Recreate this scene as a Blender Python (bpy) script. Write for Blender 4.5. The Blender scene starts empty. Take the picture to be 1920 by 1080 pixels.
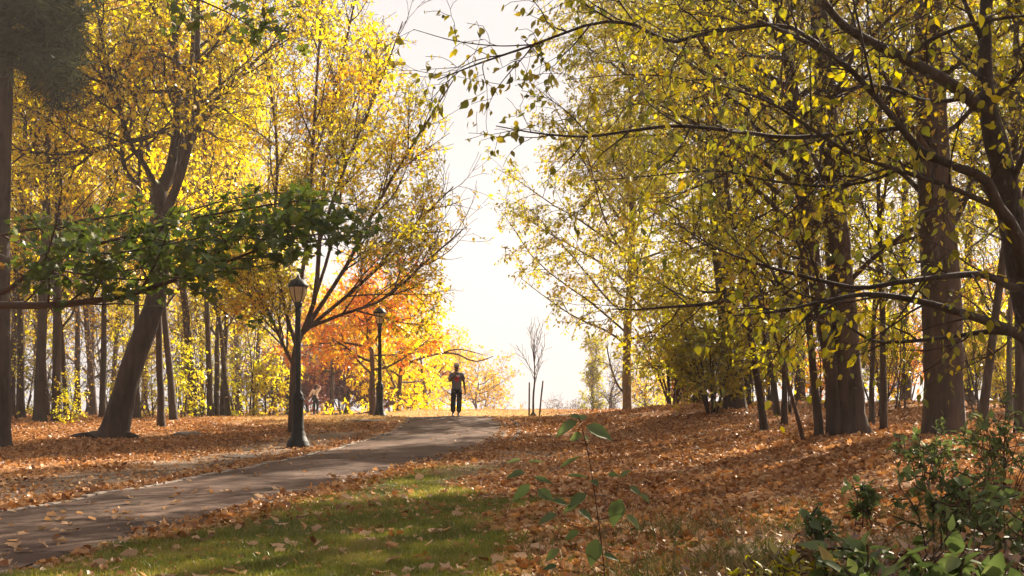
import bpy, bmesh, math, random
import numpy as np
from mathutils import Vector, Matrix
R = math.radians
rng = np.random.default_rng(11)
random.seed(7)
sc = bpy.context.scene
col = sc.collection

# ------------------------------------------------------------------ camera
F, HY, CZ = 2400.0, 745.0, 1.5            # focal length and horizon row of the 1920 px photograph, eye height
cam_d = bpy.data.cameras.new('camera')
cam_d.sensor_width = 36.0
cam_d.lens = F / 1920 * 36
cam_d.shift_y = (HY - 540) / 1920
cam_d.clip_start, cam_d.clip_end = 0.1, 2000
cam = bpy.data.objects.new('camera', cam_d)
cam.location = (0, 0, CZ)
cam.rotation_euler = (R(90), 0, 0)
col.objects.link(cam)
sc.camera = cam

def P(px, py, D):
    return Vector(((px - 960) * D / F, D, CZ + (HY - py) * D / F))

def to_px(v):
    d = max(v[1], 0.1)
    return 960 + v[0] * F / d, HY - (v[2] - CZ) * F / d

# ------------------------------------------------------------------ light
SUN_AZ, SUN_EL = R(35), R(32)             # to the right of the view direction, above the horizon
sun_dir = Vector((math.sin(SUN_AZ) * math.cos(SUN_EL), math.cos(SUN_AZ) * math.cos(SUN_EL), math.sin(SUN_EL)))
ld = bpy.data.lights.new('sun', 'SUN')
ld.energy, ld.angle, ld.color = 5.0, R(0.5), (1.0, 0.87, 0.68)
lo = bpy.data.objects.new('sun', ld)
lo.rotation_euler = sun_dir.to_track_quat('Z', 'Y').to_euler()
col.objects.link(lo)

w = bpy.data.worlds.new('World')
sc.world = w
w.use_nodes = True
nt = w.node_tree
for n in list(nt.nodes): nt.nodes.remove(n)
out = nt.nodes.new('ShaderNodeOutputWorld')
bg = nt.nodes.new('ShaderNodeBackground')
sky = nt.nodes.new('ShaderNodeTexSky')
sky.sky_type = 'NISHITA'
sky.sun_disc = False
sky.sun_elevation, sky.sun_rotation = SUN_EL, SUN_AZ
sky.dust_density, sky.air_density = 3.0, 1.0
veil = nt.nodes.new('ShaderNodeMix'); veil.data_type = 'RGBA'
veil.inputs[0].default_value = 0.97       # thin bright overcast in front of the blue
wtc = nt.nodes.new('ShaderNodeTexCoord')
dot = nt.nodes.new('ShaderNodeVectorMath'); dot.operation = 'DOT_PRODUCT'
dot.inputs[1].default_value = sun_dir
nt.links.new(wtc.outputs['Generated'], dot.inputs[0])
wrp = nt.nodes.new('ShaderNodeValToRGB')       # hazy sky: bright around the sun, duller on the far side
wrp.color_ramp.elements[0].position, wrp.color_ramp.elements[0].color = 0.25, (.30, .25, .225, 1)
wrp.color_ramp.elements[1].position, wrp.color_ramp.elements[1].color = 0.80, (1, .945, .935, 1)
wmr = nt.nodes.new('ShaderNodeMapRange'); wmr.inputs[1].default_value = -1
nt.links.new(dot.outputs['Value'], wmr.inputs[0]); nt.links.new(wmr.outputs[0], wrp.inputs[0])
wsc = nt.nodes.new('ShaderNodeVectorMath'); wsc.operation = 'SCALE'; wsc.inputs['Scale'].default_value = 1.96
nt.links.new(wrp.outputs[0], wsc.inputs[0]); nt.links.new(wsc.outputs[0], veil.inputs[7])
nt.links.new(sky.outputs[0], veil.inputs[6])
nt.links.new(veil.outputs[2], bg.inputs[0])
bg.inputs[1].default_value = 0.1
nt.links.new(bg.outputs[0], out.inputs[0])
sc.view_settings.view_transform = 'Standard'
sc.view_settings.look = 'None'
sc.view_settings.exposure = 2.02
sc.view_settings.gamma = 1.0
cy = sc.cycles
cy.max_bounces, cy.diffuse_bounces, cy.glossy_bounces, cy.transmission_bounces = 8, 4, 2, 5
cy.transparent_max_bounces = 4
cy.caustics_reflective = cy.caustics_refractive = False

# ------------------------------------------------------------------ tagging
def tag(o, label=None, cat=None, group=None, kind=None):
    if label: o['label'] = label
    if cat: o['category'] = cat
    if group: o['group'] = group
    if kind: o['kind'] = kind
    return o

def empty(name, loc, rz=0.0):
    o = bpy.data.objects.new(name, None)
    o.empty_display_size = 0.3
    o.location = loc
    o.rotation_euler = (0, 0, rz)
    col.objects.link(o)
    return o

def link_mesh(name, me, mat, parent=None):
    o = bpy.data.objects.new(name, me)
    if mat is not None and not me.materials: me.materials.append(mat)
    if parent is not None: o.parent = parent
    col.objects.link(o)
    return o

def copy_tree(o, parent=None):
    c = o.copy()
    col.objects.link(c)
    if parent is not None: c.parent = parent
    for ch in o.children: copy_tree(ch, c)
    return c

def np_mesh(name, verts, faces, smooth=False):
    """verts (n,3); faces list of (m,k) index arrays"""
    me = bpy.data.meshes.new(name)
    verts = np.asarray(verts, dtype=np.float32)
    me.vertices.add(len(verts))
    me.vertices.foreach_set('co', verts.ravel())
    tot, starts, idx = 0, [], []
    for f in faces:
        f = np.asarray(f, dtype=np.int32)
        if len(f) == 0: continue
        k = f.shape[1]
        starts.append(tot + np.arange(len(f), dtype=np.int32) * k)
        idx.append(f.ravel())
        tot += f.size
    if tot:
        starts, idx = np.concatenate(starts), np.concatenate(idx)
        me.loops.add(tot)
        me.loops.foreach_set('vertex_index', idx)
        me.polygons.add(len(starts))
        me.polygons.foreach_set('loop_start', starts)
        if smooth: me.polygons.foreach_set('use_smooth', np.ones(len(starts), dtype=bool))
    me.update(calc_edges=True)
    return me

# ------------------------------------------------------------------ materials
def new_mat(name):
    m = bpy.data.materials.new(name)
    m.use_nodes = True
    t = m.node_tree
    for n in list(t.nodes): t.nodes.remove(n)
    return m, t, t.nodes.new('ShaderNodeOutputMaterial')

def ramp(t, stops, interp='LINEAR'):
    r = t.nodes.new('ShaderNodeValToRGB')
    cr = r.color_ramp
    cr.interpolation = interp
    while len(cr.elements) < len(stops): cr.elements.new(0.5)
    for e, (p, c) in zip(cr.elements, stops):
        e.position = p
        e.color = (*c, 1)
    return r

def noise(t, scale, detail=4, rough=0.6, vec=None, kind='Object'):
    n = t.nodes.new('ShaderNodeTexNoise')
    n.inputs['Scale'].default_value = scale
    n.inputs['Detail'].default_value = detail
    n.inputs['Roughness'].default_value = rough
    if vec is None:
        tc = t.nodes.new('ShaderNodeTexCoord')
        vec = tc.outputs[kind]
    t.links.new(vec, n.inputs['Vector'])
    return n

def leaf_mat(name, stops, trans=0.5, gloss=0.05, clump=0.55, clump_scale=0.6, tmul=1.0):
    """autumn leaf: diffuse + translucent, colour varies leaf by leaf and clump by clump"""
    m, t, o = new_mat(name)
    geo = t.nodes.new('ShaderNodeNewGeometry')
    nz = noise(t, clump_scale, 2, 0.6)
    oi = t.nodes.new('ShaderNodeObjectInfo')
    mr = t.nodes.new('ShaderNodeMapRange')
    mr.inputs[1].default_value, mr.inputs[2].default_value = 0.3, 0.7
    t.links.new(nz.outputs['Fac'], mr.inputs[0])
    mx = t.nodes.new('ShaderNodeMix')
    mx.inputs[0].default_value = clump
    t.links.new(geo.outputs['Random Per Island'], mx.inputs[2])
    t.links.new(mr.outputs[0], mx.inputs[3])
    ad = t.nodes.new('ShaderNodeMath'); ad.operation = 'MULTIPLY_ADD'
    ad.inputs[1].default_value, ad.inputs[2].default_value = 0.22, -0.11
    t.links.new(oi.outputs['Random'], ad.inputs[0])
    a2 = t.nodes.new('ShaderNodeMath'); a2.operation = 'ADD'
    t.links.new(mx.outputs[0], a2.inputs[0]); t.links.new(ad.outputs[0], a2.inputs[1])
    rp = ramp(t, stops)
    t.links.new(a2.outputs[0], rp.inputs[0])
    df = t.nodes.new('ShaderNodeBsdfDiffuse')
    tr = t.nodes.new('ShaderNodeBsdfTranslucent')
    t.links.new(rp.outputs[0], df.inputs[0])
    hs = t.nodes.new('ShaderNodeHueSaturation')
    hs.inputs['Saturation'].default_value = 1.08
    hs.inputs['Value'].default_value = tmul
    t.links.new(rp.outputs[0], hs.inputs['Color'])
    t.links.new(hs.outputs[0], tr.inputs[0])
    ms = t.nodes.new('ShaderNodeMixShader'); ms.inputs[0].default_value = trans
    t.links.new(df.outputs[0], ms.inputs[1]); t.links.new(tr.outputs[0], ms.inputs[2])
    gl = t.nodes.new('ShaderNodeBsdfGlossy'); gl.inputs['Roughness'].default_value = 0.38
    gl.inputs['Color'].default_value = (1, 1, 1, 1)
    m2 = t.nodes.new('ShaderNodeMixShader'); m2.inputs[0].default_value = gloss
    t.links.new(ms.outputs[0], m2.inputs[1]); t.links.new(gl.outputs[0], m2.inputs[2])
    t.links.new(m2.outputs[0], o.inputs[0])
    return m

def bark_mat(name, dark, light, scale=9.0, stretch=0.18, bump=0.6):
    m, t, o = new_mat(name)
    tc = t.nodes.new('ShaderNodeTexCoord')
    mp = t.nodes.new('ShaderNodeMapping')
    mp.inputs['Scale'].default_value = (1, 1, stretch)
    t.links.new(tc.outputs['Object'], mp.inputs[0])
    n = noise(t, scale, 6, 0.7, mp.outputs[0])
    n2 = noise(t, 1.3, 3, 0.6, tc.outputs['Object'])
    mx = t.nodes.new('ShaderNodeMix'); mx.inputs[0].default_value = 0.4
    t.links.new(n.outputs['Fac'], mx.inputs[2]); t.links.new(n2.outputs['Fac'], mx.inputs[3])
    rp = ramp(t, [(0.36, dark), (0.64, light)])
    t.links.new(mx.outputs[0], rp.inputs[0])
    b = t.nodes.new('ShaderNodeBsdfPrincipled')
    b.inputs['Roughness'].default_value = 0.9
    t.links.new(rp.outputs[0], b.inputs['Base Color'])
    bp = t.nodes.new('ShaderNodeBump'); bp.inputs['Strength'].default_value = bump; bp.inputs['Distance'].default_value = 0.06
    t.links.new(n.outputs['Fac'], bp.inputs['Height'])
    t.links.new(bp.outputs[0], b.inputs['Normal'])
    t.links.new(b.outputs[0], o.inputs[0])
    return m

def plain(name, c, rough=0.6, metal=0.0, vary=0.15, scale=8.0, spec=0.5):
    m, t, o = new_mat(name)
    n = noise(t, scale, 4, 0.6)
    rp = ramp(t, [(0.3, tuple(x * (1 - vary) for x in c)), (0.7, tuple(min(1, x * (1 + vary)) for x in c))])
    t.links.new(n.outputs['Fac'], rp.inputs[0])
    b = t.nodes.new('ShaderNodeBsdfPrincipled')
    b.inputs['Roughness'].default_value = rough
    b.inputs['Metallic'].default_value = metal
    b.inputs['Specular IOR Level'].default_value = spec
    t.links.new(rp.outputs[0], b.inputs['Base Color'])
    bp = t.nodes.new('ShaderNodeBump'); bp.inputs['Strength'].default_value = 0.15; bp.inputs['Distance'].default_value = 0.01
    t.links.new(n.outputs['Fac'], bp.inputs['Height']); t.links.new(bp.outputs[0], b.inputs['Normal'])
    t.links.new(b.outputs[0], o.inputs[0])
    return m

M = {}
M['gold'] = leaf_mat('leaf_gold', [(0.0, (.46, .48, .03)), (.35, (.78, .64, .03)), (.72, (.80, .54, .03)), (1.0, (.76, .36, .03))], 0.62, tmul=1.2, clump=.65)
M['yellow'] = leaf_mat('leaf_yellow', [(0.0, (.26, .32, .02)), (.3, (.62, .56, .025)), (.65, (.80, .58, .03)), (1.0, (.78, .36, .03))], 0.62, tmul=1.2, clump=.68)
M['lime'] = leaf_mat('leaf_yellow_green', [(0.0, (.15, .18, .02)), (.35, (.36, .34, .02)), (.7, (.58, .46, .02)), (1.0, (.66, .38, .03))], 0.55, tmul=1.1)
M['olive'] = leaf_mat('leaf_olive', [(0.0, (.11, .13, .02)), (.35, (.30, .28, .025)), (.7, (.56, .44, .03)), (1.0, (.60, .30, .03))], 0.55, tmul=1.1)
M['orange'] = leaf_mat('leaf_orange', [(0.0, (.60, .58, .03)), (.30, (.78, .52, .03)), (.48, (.76, .30, .03)), (1.0, (.64, .13, .02))], 0.55, tmul=1.15, clump=.8, clump_scale=.8)
M['red'] = leaf_mat('leaf_dark_red', [(0.0, (.16, .05, .03)), (.5, (.26, .07, .04)), (.85, (.42, .12, .04)), (1.0, (.50, .26, .05))], 0.4)
M['tan'] = leaf_mat('leaf_tan', [(0.0, (.52, .36, .07)), (.5, (.68, .43, .07)), (1.0, (.60, .26, .07))], 0.5)
M['maple'] = leaf_mat('leaf_maple_green', [(0.0, (.055, .085, .018)), (.6, (.10, .14, .024)), (.86, (.17, .18, .03)), (.96, (.34, .16, .03)), (1.0, (.48, .24, .04))], 0.5, gloss=0.03, clump=0.25, clump_scale=1.5)
M['shrubleaf'] = leaf_mat('leaf_shrub_green', [(0.0, (.07, .10, .03)), (.5, (.12, .165, .05)), (.85, (.19, .22, .07)), (.95, (.34, .28, .06)), (1.0, (.30, .16, .06))], 0.42, gloss=0.02, clump=0.3, clump_scale=2)
M['needle'] = leaf_mat('pine_needle', [(0.0, (.03, .05, .02)), (1.0, (.085, .095, .04))], 0.3, gloss=0.03)
M['brownleaf'] = leaf_mat('leaf_withered', [(0.0, (.12, .07, .04)), (.5, (.22, .12, .06)), (1.0, (.40, .22, .08))], 0.35)
M['litter'] = leaf_mat('leaf_fallen', [(0.0, (.13, .055, .025)), (.2, (.30, .12, .04)), (.5, (.50, .25, .095)), (.82, (.60, .36, .18)), (.96, (.58, .39, .22)), (1.0, (.60, .40, .05))], 0.25, gloss=0.025, clump=0.15, clump_scale=0.8)
M['paleleaf'] = leaf_mat('leaf_fallen_pale', [(0.0, (.30, .16, .08)), (.4, (.48, .28, .15)), (.9, (.60, .40, .24)), (1.0, (.60, .38, .04))], 0.25, gloss=0.03, clump=0.1, clump_scale=2)
M['grassblade'] = leaf_mat('grass_blade', [(0.0, (.08, .115, .017)), (.4, (.17, .19, .028)), (.72, (.31, .28, .05)), (1.0, (.46, .34, .13))], 0.4, gloss=0.04, clump=0.5, clump_scale=1.2)
M['drygrass'] = leaf_mat('dry_grass_blade', [(0.0, (.38, .25, .10)), (.6, (.54, .38, .17)), (1.0, (.60, .45, .22))], 0.4, gloss=0.02)
M['bark'] = bark_mat('bark_brown', (.022, .013, .009), (.085, .052, .034))
M['bark_red'] = bark_mat('bark_reddish', (.035, .019, .012), (.12, .062, .036), 12)
M['bark_grey'] = bark_mat('bark_grey', (.10, .08, .06), (.26, .21, .15), 14, 0.5)
M['bark_big'] = bark_mat('bark_furrowed', (.025, .015, .011), (.11, .068, .045), 7, 0.12, 0.9)
M['nearleaf'] = leaf_mat('leaf_near_olive', [(0.0, (.08, .10, .016)), (.35, (.23, .22, .022)), (.7, (.46, .37, .03)), (.88, (.62, .44, .03)), (1.0, (.48, .21, .04))], 0.52, gloss=.03, clump=.35, clump_scale=1.6)
M['bark_near'] = bark_mat('bark_dark_limb', (.016, .010, .008), (.065, .042, .032), 16, .4, .5)
M['twig'] = bark_mat('bark_twig', (.035, .02, .014), (.10, .06, .042), 10, 0.5, 0.2)
M['iron'] = plain('black_iron', (.014, .012, .011), 0.55, 0.0, 0.3, 14, .25)
M['stone'] = plain('pale_stone', (.27, .215, .175), 0.9, 0, 0.25, 6)
M['rock'] = plain('grey_rock', (.16, .13, .11), 0.9, 0, 0.35, 5)
M['wood'] = plain('stake_wood', (.12, .085, .065), 0.9, 0, 0.3, 20)
M['stalk'] = plain('dry_stalk', (.36, .25, .12), 0.9, 0, 0.3, 10)
M['bag'] = plain('green_canvas', (.03, .05, .03), 0.8, 0, 0.2, 10)

# ------------------------------------------------------------------ terrain
def smooth_table(xs, zs, step=0.25, sig=1.3):
    g = np.arange(-40, 420, step)
    z = np.interp(g, xs, zs)
    k = np.arange(-24, 25) * step
    kw = np.exp(-0.5 * (k / sig) ** 2); kw /= kw.sum()
    return g, np.convolve(np.pad(z, 24, mode='edge'), kw, 'valid')

GM = smooth_table([-40, 0, 5, 9.5, 20, 29.5, 36, 42, 43.5, 47, 50, 53, 56, 58, 70, 100, 200, 420],
                  [-1.6, -1.45, -1.40, -1.34, -1.25, -1.17, -.95, -.66, -.67, -.90, -.95, -.75, -.57, -.57, -1.4, -4, -9, -14], sig=0.8)
GL = smooth_table([-40, 0, 5, 9.5, 20, 29.5, 33, 38, 44.5, 50, 60, 68, 75, 85, 95, 110, 200, 420],
                  [-1.6, -1.45, -1.40, -1.34, -1.25, -1.17, -1.05, -.88, -.70, -.77, -.9, -.98, -1.02, -.97, -.95, -1.5, -6, -12])
def sstep(a, b, x):
    t = np.clip((x - a) / (b - a), 0, 1)
    return t * t * (3 - 2 * t)
def hz(X, Y):
    X, Y = np.asarray(X, float), np.asarray(Y, float)
    zm = np.interp(Y, *GM); zl = np.interp(Y, *GL)
    b = sstep(-3.5, -8, X)
    z = zm * (1 - b) + zl * b
    z = z + 0.50 * sstep(1.0, 7.0, X) * sstep(10, 22, Y) * (1 - sstep(44, 56, Y))
    z = z - 0.25 * sstep(2.2, 5.0, X) * sstep(14, 7, Y)
    z = z + 0.018 * np.sin(X * 1.7 + 0.6 * Y) * np.sin(Y * 1.1 - 0.4 * X) + 0.010 * np.sin(X * 4.1 + 1.0) * np.sin(Y * 3.3)
    return z + CZ
def gz(x, y): return float(hz(x, y))
def ground_at(px, D):
    x = (px - 960) * D / F
    return Vector((x, D, gz(x, D)))

# path centreline: depth, x, half width
PATH = np.array([(-6, -8.4, 1.25), (2, -6.6, 1.25), (8, -5.40, 1.25), (11, -4.86, 1.25), (14, -4.36, 1.27), (17, -3.92, 1.26), (20, -3.48, 1.27), (25, -2.85, 1.42),
                 (29.5, -2.33, 1.56), (33, -1.92, 1.55), (36, -1.72, 1.5), (39, -1.75, 1.45), (41.5, -1.95, 1.38), (45, -2.35, 1.3), (48, -2.9, 1.3), (50.2, -4.2, 1.3), (51, -7, 1.3), (51, -16, 1.3)])
def cr_spline(pts, n):
    pts = np.asarray(pts, float)
    p = np.vstack([2 * pts[0] - pts[1], pts, 2 * pts[-1] - pts[-2]])
    m = len(pts) - 1
    u = np.linspace(0, m - 1e-6, n)
    i = u.astype(int); t = (u - i)[:, None]
    a, b, c, d = p[i], p[i + 1], p[i + 2], p[i + 3]
    return 0.5 * (2 * b + (c - a) * t + (2 * a - 5 * b + 4 * c - d) * t ** 2 + (3 * b - a - 3 * c + d) * t ** 3)
pc = cr_spline(PATH[:, [1, 0, 2]], 260)
def path_dist(X, Y):
    """distance beyond the path's edge, negative on it, and signed side (+ right)"""
    X, Y = np.ravel(X), np.ravel(Y)
    best = np.full(len(X), 1e9); side = np.zeros(len(X))
    c = pc[::4]
    for a, b in zip(c[:-1], c[1:]):
        d = b[:2] - a[:2]
        L2 = d @ d
        t = np.clip(((X - a[0]) * d[0] + (Y - a[1]) * d[1]) / L2, 0, 1)
        ex, ey = X - (a[0] + t * d[0]), Y - (a[1] + t * d[1])
        dist = np.hypot(ex, ey) - (a[2] + t * (b[2] - a[2]))
        s = d[1] * ex - d[0] * ey
        u = dist < best
        best[u] = dist[u]; side[u] = np.sign(s[u])
    return best, side

def vnoise(X, Y, s, seed=0):
    """smooth value noise 0..1"""
    r = np.random.default_rng(seed).random((64, 64))
    x, y = np.asarray(X) / s + 1000, np.asarray(Y) / s + 1000
    i, j = np.floor(x).astype(int), np.floor(y).astype(int)
    u, v = x - i, y - j
    u, v = u * u * (3 - 2 * u), v * v * (3 - 2 * v)
    g = lambda a, b: r[a % 64, b % 64]
    return (g(i, j) * (1 - u) + g(i + 1, j) * u) * (1 - v) + (g(i, j + 1) * (1 - u) + g(i + 1, j + 1) * u) * v

def zones(X, Y):
    """lawn, dry grass and bare dirt weights on the ground"""
    X, Y = np.ravel(X), np.ravel(Y)
    pd, side = path_dist(X, Y)
    n = vnoise(X, Y, 1.3, 3) * .6 + vnoise(X, Y, .45, 4) * .4
    # lawn: right of the path, fading out to the right and away from the camera
    lim = np.interp(Y, [4, 8, 11, 14, 18, 22, 25], [0.3, 0.55, 0.5, 0.2, -0.3, -0.7, -1.2])
    lawn = sstep(0.0, 0.35, pd + (n - .5) * .5) * (side > 0) * sstep(0.55, -0.55, X - lim + (n - .5) * 2.2) * sstep(26, 19, Y)
    lawn = np.clip(lawn, 0, 1)
    dry = sstep(40.5, 43.5, Y + (n - .5) * 3) * sstep(3.5, 0.5, X + (n - .5) * 2) * sstep(-13, -7, X)
    dry = np.maximum(dry, sstep(36, 42, Y + (n - .5) * 4) * sstep(-10, -5.5, X) * (side < 0))
    dirt = (side < 0) * sstep(3.5, 2.0, pd + (n - .5) * 2.4) * sstep(0.0, 0.8, pd) * sstep(40, 34, Y)
    wild = sstep(.2, 2.4, X) * sstep(15.5, 11, Y)
    lawn = np.maximum(lawn, wild * sstep(.42, .62, n) * .6)
    dirt = np.maximum(dirt, wild * sstep(.62, .40, n) * .9)
    dirt = np.maximum(dirt, (side > 0) * sstep(17, 20, Y) * sstep(30, 26, Y) * sstep(3.0, 1.8, pd + (n - .5) * 2) * sstep(.6, 1.2, pd) * .8)
    return lawn, np.clip(dry, 0, 1), np.clip(dirt, 0, 1), pd, side

def axis(parts):
    a = []
    for lo_, hi_, st in parts: a.append(np.arange(lo_, hi_, st))
    return np.concatenate(a + [[parts[-1][1]]])
gx = axis([(-160, -60, 20), (-60, -20, 2.0), (-20, -9, 0.6), (-9, 9, 0.2), (9, 22, 0.6), (22, 60, 2.0), (60, 160, 20)])
gy = axis([(-30, 4, 2.0), (4, 26, 0.2), (26, 60, 0.3), (60, 110, 2.0), (110, 260, 15)])
XX, YY = np.meshgrid(gx, gy, indexing='xy')
ZZ = hz(XX, YY)
nx, ny = len(gx), len(gy)
ii = (np.arange(ny - 1)[:, None] * nx + np.arange(nx - 1)[None, :]).ravel()
gm = np_mesh('ground', np.stack([XX.ravel(), YY.ravel(), ZZ.ravel()], 1), [np.stack([ii, ii + 1, ii + nx + 1, ii + nx], 1)], True)
lw, dr, di, pd_, sd_ = zones(XX.ravel(), YY.ravel())
ca = gm.color_attributes.new('cover', 'FLOAT_COLOR', 'POINT')
ca.data.foreach_set('color', np.stack([lw, dr, di, np.ones_like(lw)], 1).astype(np.float32).ravel())

def ground_mat():
    m, t, o = new_mat('forest_floor')
    tc = t.nodes.new('ShaderNodeTexCoord')
    at = t.nodes.new('ShaderNodeAttribute'); at.attribute_name = 'cover'
    sp = t.nodes.new('ShaderNodeSeparateColor'); t.links.new(at.outputs['Color'], sp.inputs[0])
    vo = t.nodes.new('ShaderNodeTexVoronoi'); vo.inputs['Scale'].default_value = 13
    t.links.new(tc.outputs['Object'], vo.inputs['Vector'])
    svo = t.nodes.new('ShaderNodeSeparateColor'); t.links.new(vo.outputs['Color'], svo.inputs[0])
    lit = ramp(t, [(0, (.10, .05, .03)), (.4, (.22, .10, .045)), (.75, (.38, .18, .07)), (1, (.50, .31, .16))])
    t.links.new(svo.outputs[0], lit.inputs[0])
    fine = noise(t, 40, 4, 0.7, tc.outputs['Object'])
    mid = noise(t, 1.1, 4, 0.6, tc.outputs['Object'])
    green = ramp(t, [(.3, (.06, .075, .022)), (.48, (.11, .12, .03)), (.62, (.22, .16, .07))])
    t.links.new(mid.outputs['Fac'], green.inputs[0])
    tan = ramp(t, [(.3, (.30, .17, .06)), (.7, (.50, .31, .11))])
    t.links.new(fine.outputs['Fac'], tan.inputs[0])
    drt = ramp(t, [(.3, (.10, .065, .042)), (.7, (.24, .16, .105))])
    t.links.new(fine.outputs['Fac'], drt.inputs[0])
    def mix(f, a, b):
        x = t.nodes.new('ShaderNodeMix'); x.data_type = 'RGBA'
        t.links.new(f, x.inputs[0]); t.links.new(a, x.inputs[6]); t.links.new(b, x.inputs[7])
        return x.outputs[2]
    c = mix(sp.outputs[2], lit.outputs[0], drt.outputs[0])
    c = mix(sp.outputs[1], c, tan.outputs[0])
    c = mix(sp.outputs[0], c, green.outputs[0])
    b = t.nodes.new('ShaderNodeBsdfPrincipled'); b.inputs['Roughness'].default_value = 0.95
    b.inputs['Specular IOR Level'].default_value = 0.2
    t.links.new(c, b.inputs['Base Color'])
    ad = t.nodes.new('ShaderNodeMath'); ad.operation = 'ADD'
    t.links.new(vo.outputs['Distance'], ad.inputs[0]); t.links.new(fine.outputs['Fac'], ad.inputs[1])
    bp = t.nodes.new('ShaderNodeBump'); bp.inputs['Strength'].default_value = 0.8; bp.inputs['Distance'].default_value = 0.03
    t.links.new(ad.outputs[0], bp.inputs['Height']); t.links.new(bp.outputs[0], b.inputs['Normal'])
    t.links.new(b.outputs[0], o.inputs[0])
    return m
tag(link_mesh('ground', gm, ground_mat()), kind='structure')

def asphalt_mat():
    m, t, o = new_mat('asphalt')
    tc = t.nodes.new('ShaderNodeTexCoord')
    f = noise(t, 120, 3, 0.7, tc.outputs['Object'])
    g = noise(t, 0.9, 5, 0.65, tc.outputs['Object'])
    vo = t.nodes.new('ShaderNodeTexVoronoi'); vo.inputs['Scale'].default_value = 70
    t.links.new(tc.outputs['Object'], vo.inputs['Vector'])
    a = ramp(t, [(.3, (.080, .053, .041)), (.7, (.140, .094, .074))]); t.links.new(f.outputs['Fac'], a.inputs[0])
    b_ = ramp(t, [(.3, (.78, .76, .75)), (.7, (1.25, 1.2, 1.17))]); t.links.new(g.outputs['Fac'], b_.inputs[0])
    dn = noise(t, 1.6, 4, .6, tc.outputs['Object'])
    va = t.nodes.new('ShaderNodeVectorMath'); va.operation = 'MULTIPLY_ADD'; va.inputs[1].default_value = (.9, .9, .9)
    t.links.new(dn.outputs['Color'], va.inputs[0]); t.links.new(tc.outputs['Object'], va.inputs[2])
    vc = t.nodes.new('ShaderNodeTexVoronoi'); vc.feature = 'DISTANCE_TO_EDGE'; vc.inputs['Scale'].default_value = .42
    t.links.new(va.outputs[0], vc.inputs['Vector'])
    ck = ramp(t, [(0.0, (.38, .36, .35)), (.006, (.5, .48, .46)), (.014, (1, 1, 1))]); t.links.new(vc.outputs['Distance'], ck.inputs[0])
    st = noise(t, .35, 5, .7, tc.outputs['Object'])
    sr = ramp(t, [(.42, (.72, .70, .68)), (.5, (1, 1, 1)), (.62, (1.12, 1.08, 1.05))]); t.links.new(st.outputs['Fac'], sr.inputs[0])
    def mul(x, y):
        q = t.nodes.new('ShaderNodeMix'); q.data_type = 'RGBA'; q.blend_type = 'MULTIPLY'; q.inputs[0].default_value = 1
        t.links.new(x, q.inputs[6]); t.links.new(y, q.inputs[7]); return q.outputs[2]
    worn = mul(ck.outputs[0], sr.outputs[0])
    mu = t.nodes.new('ShaderNodeMix'); mu.data_type = 'RGBA'; mu.blend_type = 'MULTIPLY'; mu.inputs[0].default_value = 1
    t.links.new(mul(a.outputs[0], worn), mu.inputs[6]); t.links.new(b_.outputs[0], mu.inputs[7])
    b = t.nodes.new('ShaderNodeBsdfPrincipled'); b.inputs['Roughness'].default_value = 0.9
    b.inputs['Specular IOR Level'].default_value = 0.12
    t.links.new(mu.outputs[2], b.inputs['Base Color'])
    bp = t.nodes.new('ShaderNodeBump'); bp.inputs['Strength'].default_value = 0.5; bp.inputs['Distance'].default_value = 0.008
    t.links.new(vo.outputs['Distance'], bp.inputs['Height']); t.links.new(bp.outputs[0], b.inputs['Normal'])
    t.links.new(b.outputs[0], o.inputs[0])
    return m

tang = np.gradient(pc[:, :2], axis=0); tang /= np.linalg.norm(tang, axis=1)[:, None]
nor = np.stack([tang[:, 1], -tang[:, 0]], 1)            # to the right
edge_jit_r = 0.10 * (vnoise(pc[:, 0] * 0, pc[:, 1], .8, 9) - .5) * 2
cols_ = []
for s in np.linspace(-1, 1, 15):
    off = pc[:, 2] * s + (edge_jit_r if s > .99 else 0)
    q = pc[:, :2] + nor * off[:, None]
    cols_.append(np.stack([q[:, 0], q[:, 1], hz(q[:, 0], q[:, 1]) + 0.022 + 0.02 * (1 - s * s)], 1))
pv = np.stack(cols_, 1).reshape(-1, 3)
a = (np.arange(len(pc) - 1)[:, None] * 15 + np.arange(14)[None, :]).ravel()
tag(link_mesh('path', np_mesh('path', pv, [np.stack([a, a + 1, a + 16, a + 15], 1)], True), asphalt_mat()), kind='structure')

def kerb(name, sgn, off, d0, d1, wid, hgt, length):
    """a row of separate edging stones along the path"""
    bm = bmesh.new()
    s = np.concatenate([[0], np.cumsum(np.hypot(*np.diff(pc[:, :2], axis=0).T))])
    sel = np.where((pc[:, 1] > d0) & (pc[:, 1] < d1))[0]
    t0, t1 = s[sel[0]], s[sel[-1]]
    u = t0
    while u < t1:
        L = length * random.uniform(.8, 1.2)
        x0, y0 = [np.interp(u, s, pc[:, k]) for k in (0, 1)]
        k = int(np.argmin(abs(s - u)))
        h = pc[k, 2]
        c = np.array((x0, y0)) + nor[k] * sgn * (h + off + random.uniform(-.015, .015))
        z = gz(c[0], c[1])
        ang = math.atan2(tang[k, 1], tang[k, 0])
        hh = hgt * random.uniform(.6, 1.2)
        mt = Matrix.Translation((c[0], c[1], z + hh / 2 - .03)) @ Matrix.Rotation(ang + random.uniform(-.05, .05), 4, 'Z') @ Matrix.Diagonal((L * .94, wid * random.uniform(.85, 1.1), hh + .06, 1))
        r = bmesh.ops.create_cube(bm, size=1, matrix=mt)
        for v in r['verts']: v.co += Vector([random.uniform(-.008, .008) for _ in range(3)])
        u += L
    bmesh.ops.bevel(bm, geom=bm.edges[:], offset=.008, segments=1, affect='EDGES')
    me = bpy.data.meshes.new(name); bm.to_mesh(me); bm.free()
    return tag(link_mesh(name, me, M['stone']), kind='structure')
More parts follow.
